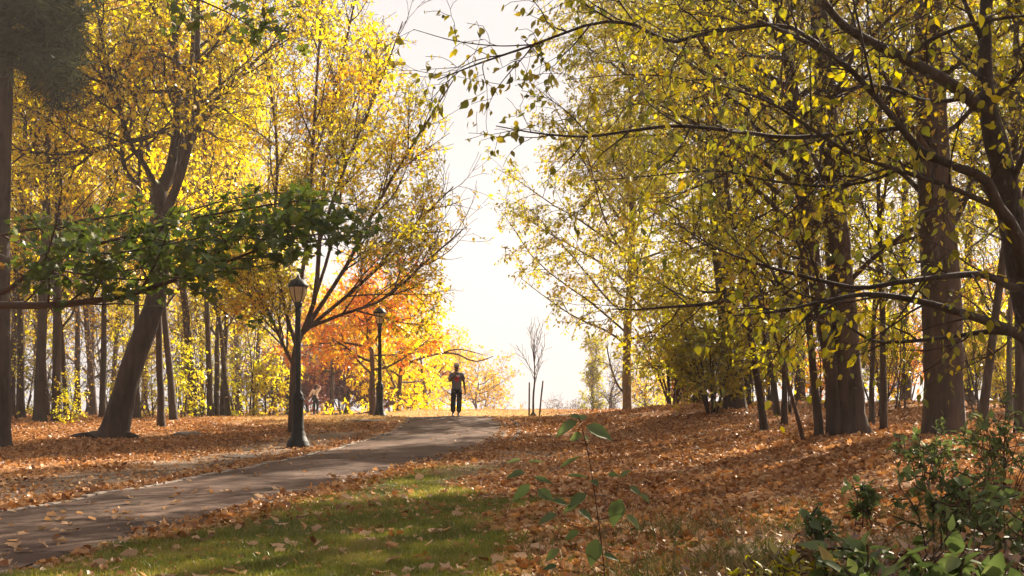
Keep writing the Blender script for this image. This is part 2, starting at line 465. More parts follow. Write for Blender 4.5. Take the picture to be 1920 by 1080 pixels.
kerb('path_kerb', -1, .05, 3, 47, .10, .035, .28)
kerb('path_kerb', 1, .05, 9, 44, .10, .03, .28)
kerb('gutter_stones', 1, .42, 32.0, 41, .09, .05, .22)

# ------------------------------------------------------------------ leaves and tubes
LT = {}   # leaf templates: verts (k,3) along +Y, width X, normal Z; triangles
LT['far'] = (np.array([(0, 0, 0), (-.33, .45, .10), (0, 1, -.05), (.33, .45, .10)]), [np.array([(0, 2, 1), (0, 3, 2)])])
LT['ovate'] = (np.array([(0, 0, 0), (-.26, .22, .07), (-.30, .48, .08), (-.14, .78, .02), (0, 1.0, -.10), (.14, .78, .02), (.30, .48, .08), (.26, .22, .07), (0, .3, 0), (0, .68, -.02)]),
               [np.array([(0, 8, 1, 1), (1, 8, 2, 2), (8, 9, 2, 2), (2, 9, 3, 3), (9, 4, 3, 3), (0, 7, 8, 8), (7, 6, 8, 8), (8, 6, 9, 9), (6, 5, 9, 9), (9, 5, 4, 4)])[:, :3]])
_mp = [(0, 0), (-.18, .10), (-.45, .05), (-.36, .26), (-.62, .48), (-.34, .50), (-.36, .66), (-.16, .62), (0, 1.0), (.16, .62), (.36, .66), (.34, .50), (.62, .48), (.36, .26), (.45, .05), (.18, .10)]
_mv = np.array([(x, y, .12 * abs(x) - .10 * y * y) for x, y in _mp] + [(0, .36, -.03)])
LT['maple'] = (_mv, [np.array([(16, (k + 1) % 16, k) for k in range(16)])])
LT['curl'] = (np.array([(0, 0, .0), (-.36, .18, .20), (-.42, .55, .24), (0, .38, .02), (.42, .55, .14), (.36, .18, .22), (0, 1, .22), (-.2, .8, .16), (.22, .82, .10)]),
              [np.array([(0, 3, 1), (1, 3, 2), (0, 5, 3), (5, 4, 3), (2, 3, 7), (3, 6, 7), (3, 8, 6), (3, 4, 8)])])
LT['needle'] = (np.array([(-.045, 0, 0), (.045, 0, 0), (0, 1, -.06)]), [np.array([(0, 1, 2)])])

def unit(v): return v / np.maximum(np.linalg.norm(v, axis=1), 1e-9)[:, None]

def leaves_mesh(name, kind, pos, adir, nrm, size):
    """one leaf per row: position, axis, normal, size"""
    tv, tf = LT[kind]
    pos = np.asarray(pos, float)
    if len(pos) == 0: return np_mesh(name, np.zeros((0, 3)), [])
    a = unit(adir); s = unit(np.cross(a, nrm)); n = np.cross(s, a)
    Rm = np.stack([s, a, n], 1)                                    # rows: template axes
    rs = np.random.default_rng(len(pos))
    tw = tv[None] * np.stack([rs.uniform(.72, 1.15, len(pos)), np.ones(len(pos)), rs.uniform(-.6, 2.2, len(pos))], 1)[:, None, :]
    v = np.einsum('nkj,njc->nkc', tw, Rm) * size[:, None, None] + pos[:, None, :]
    k = len(tv)
    faces = [(np.arange(len(pos))[:, None, None] * k + f[None]).reshape(-1, f.shape[1]) for f in tf]
    return np_mesh(name, v.reshape(-1, 3), faces)

def tubes_mesh(name, polys, sides_of, smooth=True):
    """polys: list of (pts(n,3), radii(n)); batched by point count and side count"""
    groups = {}
    for p, r in polys:
        groups.setdefault((len(p), sides_of(r[0])), []).append((p, r))
    V, Fq, base = [], [], 0
    for (n, s), items in groups.items():
        Pn = np.array([i[0] for i in items], float); Rn = np.array([i[1] for i in items], float)
        T = np.gradient(Pn, axis=1)
        T /= np.maximum(np.linalg.norm(T, axis=2), 1e-9)[..., None]
        ref = np.where(np.abs(T.mean(1)[:, 2:3]) > .8, np.array([[1., 0, 0]]), np.array([[0, 0, 1.]]))
        N = np.cross(T, ref[:, None, :]); N /= np.maximum(np.linalg.norm(N, axis=2), 1e-9)[..., None]
        B = np.cross(T, N)
        th = np.arange(s) * 2 * math.pi / s
        ring = Pn[:, :, None, :] + Rn[:, :, None, None] * (np.cos(th)[None, None, :, None] * N[:, :, None, :] + np.sin(th)[None, None, :, None] * B[:, :, None, :])
        m = len(items)
        V.append(ring.reshape(-1, 3))
        i, j, k = np.meshgrid(np.arange(m), np.arange(n - 1), np.arange(s), indexing='ij')
        f = lambda jj, kk: base + (i * n + jj) * s + kk % s
        Fq.append(np.stack([f(j, k), f(j, k + 1), f(j + 1, k + 1), f(j + 1, k)], -1).reshape(-1, 4))
        base += m * n * s
    if not V: return np_mesh(name, np.zeros((0, 3)), [])
    return np_mesh(name, np.concatenate(V), Fq, smooth)

def sides_of(r): return 14 if r > .15 else 8 if r > .05 else 5 if r > .02 else 3

class Tree:
    def __init__(self, keep=None):
        self.trunk, self.branches, self.twigs = [], [], []
        self.keep = keep
        self.rmin = .0065
    def grow(self, pts, rad, specs, k=0):
        if k >= len(specs):
            self.twigs.append(pts); return
        s = specs[k]
        n = len(pts) - 1
        if n < 1: return
        cnt = s['n']
        if cnt < 0:                                       # per metre
            L = sum((pts[i + 1] - pts[i]).length for i in range(n))
            cnt = max(1, int(-cnt * L * random.uniform(.8, 1.2) + .5))
        t0, t1 = s.get('t0', .2), s.get('t1', 1.0)
        cum = [0.0]
        for i in range(n): cum.append(cum[-1] + (pts[i + 1] - pts[i]).length)
        tot = max(cum[-1], 1e-6)
        az0 = random.uniform(0, 6.28)
        for i in range(cnt):
            t = t0 + (t1 - t0) * ((i + random.random()) / cnt)
            j = 0
            while j < n - 1 and cum[j + 1] < t * tot: j += 1
            f = min(1.0, max(0.0, (t * tot - cum[j]) / max(cum[j + 1] - cum[j], 1e-6)))
            p = pts[j].lerp(pts[j + 1], f)
            d = (pts[j + 1] - pts[j])
            if d.length < 1e-6: continue
            d.normalize()
            r = rad[j] * (1 - f) + rad[j + 1] * f
            ang = R(random.gauss(s['ang'], s.get('av', 10)))
            az = az0 + i * 2.4 + random.uniform(-.5, .5)
            ref = Vector((0, 0, 1)) if abs(d.z) < .85 else Vector((1, 0, 0))
            a = d.cross(ref).normalized(); b = d.cross(a)
            cd = d * math.cos(ang) + (a * math.cos(az) + b * math.sin(az)) * math.sin(ang)
            if 'flat' in s:                               # spread sideways rather than up and down
                cd.z *= s['flat']; cd.normalize()
            L = s['len'] * (1 - s.get('taper', .4) * t) * random.uniform(.65, 1.2)
            sg = s.get('seg', 5)
            cp, cr = [p.copy()], [min(r * .75, s.get('r', .05))]
            st = L / sg
            up, wg = s.get('up', .05), s.get('wig', .15)
            q = p.copy()
            for m in range(sg):
                cd = cd + Vector((random.gauss(0, wg), random.gauss(0, wg), random.gauss(0, wg) + up))
                cd.normalize()
                q = q + cd * st
                cp.append(q.copy())
                cr.append(cr[0] * (1 - .8 * (m + 1) / sg))
            if self.keep and not self.keep(cp[-1]):
                if random.random() < s.get('prune', .93): continue
            self.branches.append(([tuple(v) for v in cp], [max(x, self.rmin) for x in cr]))
            self.grow(cp, cr, specs, k + 1)
    def add_trunk(self, pts, rad, specs=None, part='trunk', n=None):
        n = n or (30 if len(pts) > 9 else 14)
        q = cr_spline([tuple(p) + (r,) for p, r in zip(pts, rad)], n)
        if part == 'trunk':
            q[2:-1, 3] *= 1 + np.array([random.gauss(0, .035) for _ in range(n - 3)])
        (self.trunk if part == 'trunk' else self.branches).append((q[:, :3], np.maximum(q[:, 3], .004)))
        vp = [Vector(x[:3]) for x in q]; vr = list(q[:, 3])
        if specs: self.grow(vp, vr, specs)
        return vp, vr
    def leaf_arrays(self, per, size, jitter=.06, droop=.4, upn=.6, var=.3, keepleaf=None):
        if not self.twigs: return None
        pos, d = [], []
        for tw in self.twigs:
            m = int(per * random.uniform(.6, 1.4) + random.random())
            for _ in range(m):
                u = random.uniform(.1, .999) ** .8 * (len(tw) - 1)
                j = int(u)
                p = tw[j].lerp(tw[j + 1], u - j)
                pos.append(p); d.append(tw[j + 1] - tw[j])
        if not pos: return None
        pos = np.array(pos, float); d = unit(np.array(d, float))
        n = len(pos)
        pos = pos + rng.normal(0, jitter, (n, 3))
        ad = d * .5 + rng.normal(0, .6, (n, 3)) + np.array([0, 0, -droop])
        nr = rng.normal(0, 1, (n, 3)) * (1 - upn) + np.array([0, 0, upn])
        sz = size * np.clip(rng.normal(1, var, n), .45, 1.7)
        return pos, ad, nr, sz

def build_tree(name, tr, base, leafkind, lmat, bmat, per, size, label=None, cat='tree', group=None, rz=0, tmat=None, merge=False, **kw):
    """tr in world or local coordinates: geometry is stored relative to base"""
    root = empty(name, base, rz)
    tag(root, label, cat, group)
    off = np.array(tuple(base), float)
    if merge: tr.trunk, tr.branches = tr.trunk + tr.branches, []
    tk = tubes_mesh('trunk', [(np.asarray(p) - off, r) for p, r in tr.trunk], sides_of)
    link_mesh('trunk', tk, tmat or bmat, root)
    if tr.branches:
        link_mesh('branches', tubes_mesh('branches', [(np.asarray(p) - off, r) for p, r in tr.branches], sides_of), bmat, root)
    la = tr.leaf_arrays(per, size, **kw) if per > 0 else None
    if la:
        pos, ad, nr, sz = la
        link_mesh('crown', leaves_mesh('crown', leafkind, pos - off, ad, nr, sz), lmat, root)
    return root

def straight_trunk(base, H, r, lean=(0, 0), wig=.04, flare=1.5, n=9, rtop=.15):
    pts, rad = [], []
    ox = oy = 0
    for t in [0, .25 / H, .55 / H, 1.0 / H] + [.12 + .88 * i / (n - 2) for i in range(n - 1)]:
        ox += random.gauss(0, wig); oy += random.gauss(0, wig)
        pts.append(Vector((base[0] + lean[0] * t + ox * t, base[1] + lean[1] * t + oy * t, base[2] - .15 + (H + .15) * t)))
        rad.append(r * (1 - (1 - rtop) * t) * (1 + (flare - .8) * math.exp(-t * H / .28)))
    return pts, rad

def interp_fn(xs, ys): return lambda v: float(np.interp(v, xs, ys))
gapL = interp_fn([-400, 0, 100, 200, 300, 400, 500, 570, 650, 700, 770], [640, 690, 755, 835, 820, 835, 845, 870, 845, 850, 900])
gapR = interp_fn([-400, 0, 100, 200, 300, 400, 500, 540, 600, 640, 670, 760], [1000, 985, 985, 955, 900, 880, 905, 975, 1035, 1090, 1110, 1150])
def keep_left(v):
    x, y = to_px(v)
    return x < gapL(y) + random.gauss(0, 14)
def keep_right(v):
    x, y = to_px(v)
    return x > gapR(y) + random.gauss(0, 14)
def PX(seq):
    """(px, py, depth, width px) -> points and radii"""
    return [P(a, b, d) for a, b, d, w_ in seq], [w_ * d / F / 2 for a, b, d, w_ in seq]

# ================================================================== left wood
def slim_specs(L=3.0, n=24, t0=.3, ang=48, up=.10):
    return [dict(n=n, t0=t0, ang=ang, len=L, taper=.5, up=up, wig=.12, seg=6, r=.045),
            dict(n=9, t0=.22, ang=45, len=1.15, taper=.35, up=.03, wig=.15, seg=4, r=.016),
            dict(n=6, t0=.15, ang=45, len=.5, taper=.2, up=-.03, wig=.2, seg=3, r=.007)]
wood = []
random.seed(21)
for v in range(4):
    tr = Tree()
    H = [14, 15.5, 13, 15][v]
    pts, rad = straight_trunk((0, 0, 0), H, [.13, .15, .095, .115][v], lean=[(.3, .2), (-.2, .3), (.5, -.2), (-.4, .1)][v], wig=.17)
    tr.add_trunk(pts, rad, slim_specs([3.0, 3.4, 2.4, 2.8][v], [24, 26, 22, 24][v], [.24, .28, .20, .30][v]))
    wood.append(build_tree('yellow_woodland_tree', tr, (0, 0, 0), 'far', M[['yellow', 'gold', 'yellow', 'gold'][v]], M['bark'], 4.3, .11))
LEFT = [  # px, depth, prototype, scale, lean px-ish, label
    (20, 46, 0, 1.0, 'slim tree with yellow crown just right of the pine at the left edge'),
    (38, 44, 1, .95, 'dark slender tree, second yellow one right of the pine trunk'),
    (74, 41, 1, 1.15, 'stout straight trunk, left one of the close pair left of the leaning tree'),
    (92, 47, 2, 1.0, 'thin trunk seen between the two stout trunks of the close pair at the left'),
    (107, 41, 0, 1.2, 'stout trunk leaning right, right one of the close pair left of the leaning tree'),
    (126, 43, 2, 1.1, 'slim trunk tilting right beside the stout pair of trunks'),
    (146, 52, 3, 1.05, 'pale brown trunk farther back, between the stout pair and the leaning tree'),
    (176, 56, 1, 1.0, 'far trunk just right of the dark walker among the left trees'),
    (192, 45, 3, 1.0, 'upright trunk close to the left of the big leaning tree'),
    (208, 58, 0, 1.0, 'far slim trunk seen directly behind the leaning tree base'),
    (257, 44, 3, 1.0, 'slim trunk leaning the same way, right behind the leaning tree'),
    (303, 38, 2, 1.15, 'reddish bare trunk standing nearest the lawn, right of the leaning tree'),
    (326, 42, 0, .95, 'dark straight trunk right behind the reddish bare trunk'),
    (364, 47, 1, 1.0, 'tilted trunk midway between leaning tree and front lamp post'),
    (381, 57, 2, 1.1, 'thin far trunk left of the cluster of four brown trunks'),
    (395, 46, 3, 1.0, 'first from the left of the cluster of four brown trunks'),
    (405, 48, 2, 1.1, 'second from the left of the cluster of four brown trunks'),
    (416, 50, 0, .9, 'third from the left of the cluster of four brown trunks'),
    (428, 47, 2, 1.0, 'rightmost of the cluster of four brown trunks, leaning right'),
    (450, 64, 1, 1.0, 'distant slim yellow tree right of the brown trunk cluster'),
    (476, 70, 0, 1.1, 'distant pale pinkish trunk standing alone left of the front lamp post'),
]
used = set()
for px, D, pr, s, lab in LEFT:
    o = wood[pr] if pr not in used else copy_tree(wood[pr])
    used.add(pr)
    o.location = ground_at(px, D)
    o.rotation_euler = (R(random.gauss(0, 1.5)), R(random.gauss(1.5, 2)), random.uniform(0, 6.28))
    o.scale = (s, s, s * random.uniform(.95, 1.1))
    tag(o, lab, 'tree', 'slim yellow trees of the left wood')

# far golden trees that close the wood
random.seed(5)
far = []
for v in range(2):
    tr = Tree()
    pts, rad = straight_trunk((0, 0, 0), 17, .22, wig=.12)
    tr.add_trunk(pts, rad, [dict(n=26, t0=.10, ang=58, len=5.0, taper=.5, up=.10, wig=.12, seg=6, r=.07),
                            dict(n=10, t0=.2, ang=45, len=1.9, taper=.3, up=.02, wig=.15, seg=4, r=.022),
                            dict(n=6, t0=.15, ang=45, len=.75, taper=.2, up=-.03, wig=.2, seg=3, r=.01)])
    far.append(build_tree('golden_background_tree', tr, (0, 0, 0), 'far', M[['gold', 'yellow'][v]], M['bark_red'], 4.2, .18))
FAR = [(-30, 78, 0, 1.0, 'golden tree far behind the pine at the left edge'),
       (70, 84, 1, 1.0, 'tall yellow tree far behind the stout pair of trunks'),
       (170, 76, 0, 1.1, 'golden tree far behind the dark walker'),
       (270, 88, 1, 1.1, 'yellow tree far behind the leaning tree, the farthest of the left wood'),
       (350, 78, 0, 1.0, 'golden tree far behind the reddish bare trunk'),
       (440, 92, 1, 1.0, 'yellow tree far behind the brown trunk cluster'),
       (540, 86, 0, .9, 'golden tree far behind the front lamp post')]
for i, (px, D, pr, s, lab) in enumerate(FAR):
    o = far[pr] if i < 2 else copy_tree(far[pr])
    o.location = ground_at(px, D); o.rotation_euler = (0, 0, random.uniform(0, 6.28)); o.scale = (s, s, s)
    tag(o, lab, 'tree', 'golden trees behind the left wood')

# understory saplings
random.seed(31)
und = []
for v in range(3):
    tr = Tree()
    for q in range(2):
        pts, rad = straight_trunk((random.gauss(0, .1), random.gauss(0, .1), 0), [4.2, 3.4, 5.0][v] * (1 - .2 * q), .035, lean=(random.gauss(0, .5), random.gauss(0, .5)), wig=.06, n=7)
        tr.add_trunk(pts, rad, [dict(n=13, t0=.12, ang=55, len=1.3, taper=.4, up=.06, wig=.15, seg=5, r=.014),
                                dict(n=6, t0=.2, ang=45, len=.55, taper=.3, up=0, wig=.2, seg=3, r=.006)])
    und.append(build_tree('yellow_green_sapling', tr, (0, 0, 0), 'far', M[['lime', 'yellow', 'lime'][v]], M['twig'], 7, .13))
UND = [(130, 40, 1, .45, 'low yellow sapling at the feet of the stout pair of trunks'),
       (40, 50, 0, 1.0, 'yellow green sapling between the pine and the stout pair of trunks'),
       (225, 50, 2, 1.0, 'yellow green sapling partly behind the leaning trunk'),
       (285, 45, 0, .6, 'bushy yellow green sapling right of the leaning trunk base'),
       (345, 44, 1, .75, 'bushy yellow sapling right of the reddish bare trunk'),
       (362, 52, 2, .9, 'taller sapling behind the bushy yellow one right of the reddish trunk'),
       (440, 52, 0, 1.0, 'yellow green sapling right of the brown trunk cluster'),
       (470, 48, 2, 1.05, 'broad yellow green sapling left of the front lamp post'),
       (505, 56, 1, 1.0, 'yellow sapling just left of the front lamp post')]
for i, (px, D, pr, s, lab) in enumerate(UND):
    o = und[pr] if pr not in [u[2] for u in UND[:i]] else copy_tree(und[pr])
    o.location = ground_at(px, D); o.rotation_euler = (0, 0, random.uniform(0, 6.28)); o.scale = (s, s, s)
    tag(o, lab, 'sapling', 'saplings under the left wood')

# bare twiggy saplings between the trunks
random.seed(37)
bare = []
for v in range(3):
    tr = Tree()
    for q in range(3):
        pts, rad = straight_trunk((random.gauss(0, .15), random.gauss(0, .15), 0), [5.2, 4.0, 6.0][v] * random.uniform(.7, 1), .028, lean=(random.gauss(0, .8), random.gauss(0, .6)), wig=.08, n=7)
        tr.add_trunk(pts, rad, [dict(n=15, t0=.1, ang=42, len=1.7, taper=.45, up=.10, wig=.13, seg=5, r=.013),
                                dict(n=7, t0=.2, ang=42, len=.75, taper=.3, up=.04, wig=.16, seg=4, r=.007)])
    bare.append(build_tree('twiggy_sapling', tr, (0, 0, 0), 'far', M[['tan', 'brownleaf', 'gold'][v]], M['twig'], [.7, .9, 1.6][v], .11))
BARE = [(28, 43, 2, 1.0, 'twiggy brown sapling beside the pine trunk'), (84, 50, 0, 1.1, 'twiggy sapling behind the stout pair of trunks'),
        (140, 45, 1, .9, 'twiggy sapling right of the stout pair of trunks'), (200, 48, 0, 1.0, 'twiggy sapling left of the leaning trunk base'),
        (240, 60, 2, 1.2, 'far twiggy thicket behind the leaning tree'), (280, 48, 1, 1.0, 'twiggy sapling between the leaning trunk and the reddish trunk'),
        (335, 50, 2, 1.0, 'twiggy sapling behind the dark straight trunk'), (375, 46, 0, .8, 'twiggy sapling left of the brown trunk cluster'),
        (436, 56, 1, 1.2, 'twiggy sapling right of the brown trunk cluster'), (460, 60, 0, 1.1, 'twiggy thicket left of the nearest lamp post'),
        (510, 70, 2, 1.2, 'far twiggy thicket between the two left lamp posts'),
        (1405, 42, 2, .8, 'twiggy sapling at the left edge of the right wood'), (1484, 36, 0, .9, 'twiggy sapling behind the bowed sapling'),
        (1548, 38, 2, 1.0, 'twiggy sapling left of the double trunked tree'), (1645, 34, 1, .9, 'twiggy sapling right of the double trunked tree'),
        (1690, 38, 2, 1.0, 'twiggy sapling between the two thickest trunks'), (1830, 34, 0, 1.0, 'twiggy sapling right of the thickest trunk'),
        (1872, 38, 2, 1.0, 'twiggy sapling near the right edge')]
for i, (px, D, pr, s, lab) in enumerate(BARE):
    o = bare[pr] if pr not in [u[2] for u in BARE[:i]] else copy_tree(bare[pr])
    o.location = ground_at(px, D); o.rotation_euler = (0, 0, random.uniform(0, 6.28)); o.scale = (s, s, s)
    tag(o, lab, 'sapling', 'bare twiggy saplings under the trees')

# the leaning maple
random.seed(41)
tr = Tree(keep_left)
sp0 = [dict(n=10, t0=.15, ang=48, len=3.0, taper=.5, up=.06, wig=.12, seg=6, r=.05),
       dict(n=9, t0=.2, ang=45, len=1.25, taper=.35, up=.02, wig=.15, seg=4, r=.018),
       dict(n=6, t0=.15, ang=45, len=.55, taper=.2, up=-.05, wig=.2, seg=3, r=.008)]
p, r = PX([(207, 828, 33, 84), (214, 812, 33, 58), (226, 765, 33, 46), (246, 690, 33, 43), (272, 620, 33, 41), (292, 560, 33, 37), (302, 480, 33.2, 34), (300, 400, 33.4, 32), (298, 350, 33.5, 28)])
tr.add_trunk(p, r, None, n=20)
base = p[0]; base.z = gz(base.x, base.y)
for seq in ([(298, 360, 33.5, 26), (318, 320, 33.5, 20), (330, 250, 33.3, 16), (332, 150, 33.2, 13), (326, 40, 33, 10), (322, -120, 33, 5)],
            [(298, 352, 33.4, 18), (326, 325, 33.8, 15), (345, 270, 34, 13), (352, 180, 34.3, 11), (362, 80, 34.6, 9), (366, -120, 35, 4)],
            [(301, 420, 33.5, 22), (322, 372, 33.2, 17), (345, 310, 32.8, 14), (368, 200, 32.3, 12), (370, 90, 32, 10), (374, -100, 31.6, 4)],
            [(300, 370, 33.4, 13), (272, 310, 33, 11), (245, 270, 32.6, 9), (215, 170, 32, 8), (190, 70, 31.5, 6), (170, -80, 31, 3)],
            [(310, 355, 33.5, 12), (345, 300, 34, 10), (385, 215, 34.5, 9), (440, 150, 35, 7), (520, 80, 35.5, 5), (600, 30, 36, 3)],
            [(262, 350, 33, 9), (235, 320, 32.6, 9), (228, 270, 32.5, 8), (232, 230, 32.4, 7), (205, 160, 32, 6), (180, 90, 31.6, 4)],
            [(325, 240, 33.2, 9), (260, 262, 32.5, 9), (150, 285, 31.6, 9), (90, 288, 31.2, 7), (20, 280, 30.8, 4)],
            [(330, 172, 33.2, 8), (250, 170, 32.6, 7), (180, 150, 32, 6), (100, 110, 31.6, 4)]):
    p, r = PX(seq)
    tr.add_trunk(p, r, sp0, part='branches', n=12)
for seq in ([(212, 815, 33, 30), (175, 815, 32.8, 16), (140, 812, 32.9, 9), (118, 818, 33, 4)],
            [(225, 808, 33, 26), (242, 808, 32.9, 16), (256, 815, 32.8, 8), (268, 822, 32.6, 4)]):
    p, r = PX(seq)
    for q in p: q.z = gz(q.x, q.y) + .06 * (1 if q is not p[-1] else -1)
    tr.add_trunk(p, r, None, n=8)
build_tree('leaning_maple', tr, base, 'far', M['yellow'], M['bark'], 2.9, .12, 'large dark tree leaning right with flared roots and golden crown on several upright stems', 'tree')

# vase shaped tree behind the front lamp
random.seed(52)
tr = Tree(keep_left)
p, r = PX([(546, 835, 35, 20), (547, 800, 35, 15), (549, 740, 35, 14), (551, 690, 35, 13), (556, 650, 35, 13), (566, 618, 35, 12)])
tr.add_trunk(p, r, None, n=12)
base = p[0]; base.z = gz(base.x, base.y)
spv = [dict(prune=.6, n=15, t0=.22, ang=30, len=2.4, taper=.4, up=.05, wig=.09, seg=6, r=.028),
       dict(n=8, t0=.2, ang=34, len=1.15, taper=.3, up=.02, wig=.12, seg=4, r=.012, prune=.45),
       dict(n=5, t0=.15, ang=38, len=.55, taper=.2, up=0, wig=.15, seg=3, r=.006)]
for seq in ([(562, 635, 35, 10), (590, 560, 35, 9), (600, 440, 35.2, 8), (612, 300, 35.5, 6), (640, 120, 36, 5), (680, -60, 36.5, 3)],
            [(562, 632, 35, 10), (610, 560, 34.6, 8), (660, 480, 34.3, 7), (720, 360, 34, 6), (800, 230, 33.6, 4), (850, 150, 33.4, 2)],
            [(566, 625, 35, 9), (620, 580, 35.5, 7), (690, 520, 36, 6), (770, 430, 36.5, 5), (850, 350, 37, 2)],
            [(568, 618, 35, 8), (640, 590, 35.5, 6), (720, 560, 35.8, 5), (800, 490, 36, 4), (868, 430, 36, 2)],
            [(556, 650, 35, 9), (560, 560, 34.5, 8), (578, 430, 34, 7), (588, 250, 33.6, 6), (600, 60, 33, 4), (610, -80, 33, 3)],
            [(556, 650, 35, 8), (530, 560, 35, 7), (515, 430, 35.3, 6), (520, 280, 35.6, 5), (500, 100, 36, 4), (490, -60, 36, 3)],
            [(600, 450, 35.2, 7), (640, 330, 34.6, 6), (690, 210, 34.2, 5), (730, 110, 34, 3), (755, 40, 33.8, 2)],
            [(585, 575, 35, 7), (618, 470, 35.8, 6), (640, 360, 36.4, 5), (655, 220, 37, 4), (710, 80, 37.5, 3)],
            [(552, 690, 35, 7), (528, 640, 34.6, 6), (505, 590, 34.4, 5), (480, 560, 34.2, 2)]):
    p, r = PX(seq)
    tr.add_trunk(p, r, spv, part='branches', n=12)
build_tree('vase_shaped_tree', tr, base, 'far', M['yellow'], M['bark_red'], 6.2, .105, 'vase shaped tree with arching stems fanning up and right from behind the front lamp post', 'tree')

# orange maple behind the middle lamp, and its yellow neighbour
def small_maple(name, px, D, H, spread, mat, lab, seed, per=6.5, size=.16, lean=0, t0=.25, limb=None):
    random.seed(seed)
    tr = Tree(keep_left)
    b = ground_at(px, D)
    pts, rad = straight_trunk(b, H, .16, lean=(lean, 0), wig=.08, n=8)
    tr.add_trunk(pts, rad, [dict(n=18, t0=t0, ang=66, len=spread, taper=.5, up=.05, wig=.12, seg=6, r=.06),
                            dict(n=9, t0=.2, ang=45, len=1.5, taper=.35, up=.0, wig=.15, seg=4, r=.02, flat=.7),
                            dict(n=6, t0=.15, ang=45, len=.6, taper=.2, up=-.05, wig=.2, seg=3, r=.008)])
    if limb:
        tw = len(tr.twigs)
        for sq in limb:
            p, r = PX(sq)
            tr.add_trunk(p, r, [dict(n=5, t0=.5, ang=40, len=.9, seg=4, r=.010, wig=.15)], part='branches', n=10)
        tr.twigs = tr.twigs[:tw + 2]
    return build_tree(name, tr, b, 'far', M[mat], M['bark_red'], per, size, lab, 'tree')
small_maple('orange_maple', 700, 54, 5.2, 4.2, 'orange', 'broad orange leaved maple right behind the middle lamp post', 61, t0=.42)
small_maple('orange_maple', 622, 76, 5.4, 3.6, 'orange', 'smaller orange maple between the front and middle lamp posts', 62, t0=.5)
small_maple('yellow_maple', 745, 62, 5.0, 4.6, 'gold', 'gold leaved low tree right of the middle lamp post', 63, t0=.15,
            limb=[[(745, 690, 62, 6), (800, 668, 62, 4.5), (850, 662, 62, 3.5), (890, 678, 62, 2.6), (925, 668, 62, 1.4)], [(820, 664, 62, 3.5), (860, 655, 62, 2.6), (905, 665, 62, 1.4)]])
small_maple('yellow_maple', 652, 79, 6.5, 5.0, 'yellow', 'bright yellow tree behind the walking woman with the bag', 64, t0=.45)
small_maple('yellow_maple', 800, 72, 4.2, 4.5, 'gold', 'small gold tree on the crest left of the walking man', 65, t0=.12)

# bare limb reaching out over the crest behind the man
# dark red shrubs on the crest
def shrub(name, loc, H, W, n, mat, bmat, per, size, lab, cat, seed, kind='far', group=None, keep=None, ang=50):
    random.seed(seed)
    tr = Tree(keep)
    for q in range(n):
        a = random.uniform(0, 6.28); rr = random.uniform(.2, 1) * W
        h = H * random.uniform(.7, 1.05)
        pts = [Vector((loc[0] + .12 * math.cos(a), loc[1] + .12 * math.sin(a), loc[2] - .05)),
               Vector((loc[0] + rr * .45 * math.cos(a), loc[1] + rr * .45 * math.sin(a), loc[2] + h * .5)),
               Vector((loc[0] + rr * math.cos(a), loc[1] + rr * math.sin(a), loc[2] + h))]
        tr.add_trunk(pts, [.02 * H ** .5, .014 * H ** .5, .005], [dict(n=9, t0=.15, ang=ang, len=H * .42, taper=.4, up=.03, wig=.15, seg=4, r=.010),
                                               dict(n=5, t0=.2, ang=45, len=H * .18, taper=.3, up=0, wig=.2, seg=3, r=.005)], n=6)
    o = build_tree(name, tr, loc, kind, M[mat], M[bmat], per, size, lab, cat, group, merge=True)
    for c in o.children:
        if c.name.startswith('trunk'): c.name = 'stems'
        if c.name.startswith('crown'): c.name = 'foliage'
    return o
for i, (px, D, H, lab) in enumerate([(520, 80, 2.6, 'dark red bush left of the far lamp post'), (580, 82, 2.8, 'dark red bush behind the walking woman'),
                                     (640, 80, 2.7, 'dark red bush midway between woman and middle lamp post'), (690, 80, 2.4, 'dark red bush just left of the middle lamp post base'), (735, 78, 2.5, 'dark red bush just right of the middle lamp post base'), (610, 90, 3.2, 'taller dark red bush farthest behind the walking woman')]):
    shrub('red_bush', ground_at(px, D), H * 1.2, 2.6, 9, 'red', 'twig', 10, .2, lab, 'bush', 70 + i, group='dark red bushes on the crest')

# ------------------------------------------------------------------ distant trees on the far slope
def far_tree(name, px, D, ytop, W, mat, bmat, lab, seed, per=5, size=.2, n=16, ang=62, t0=.12, L2=1.6):
    random.seed(seed)
    b = ground_at(px, D)
    H = CZ + (HY - ytop) * D / F - b.z
    tr = Tree()
    pts, rad = straight_trunk(b, H, .04 * H ** .7, wig=.12, n=9)
    tr.add_trunk(pts, rad, [dict(n=n, t0=t0, ang=ang, len=W, taper=.35, up=.08, wig=.16, seg=6, r=.06),
                            dict(n=8, t0=.2, ang=48, len=L2, taper=.35, up=.03, wig=.2, seg=4, r=.025),
                            dict(n=6, t0=.15, ang=45, len=L2 * .45, taper=.2, up=0, wig=.22, seg=3, r=.012)])
    return build_tree(name, tr, b, 'far', M[mat], M[bmat], per, size, lab, 'tree')
far_tree('spreading_tree', 900, 95, 692, 4.0, 'tan', 'twig', 'low spreading tree with rusty thinning leaves and curved boughs right behind the walking man', 81, per=3.5, size=.2, t0=.35, ang=70)
far_tree('spreading_tree', 850, 105, 660, 4.0, 'gold', 'twig', 'golden tree on the far slope directly behind the walking man', 82, per=4, size=.22, t0=.35)
far_tree('thin_yellow_tree', 1110, 85, 645, 1.1, 'lime', 'twig', 'thin half bare yellow green tree left of the birch trunk', 83, per=4, size=.16, ang=40, L2=.9)
far_tree('yellow_thicket', 1215, 85, 690, 2.6, 'yellow', 'twig', 'pale yellow feathery tree right of the birch trunk on the far slope', 84, per=3, size=.16, n=22, ang=48, L2=1.3)
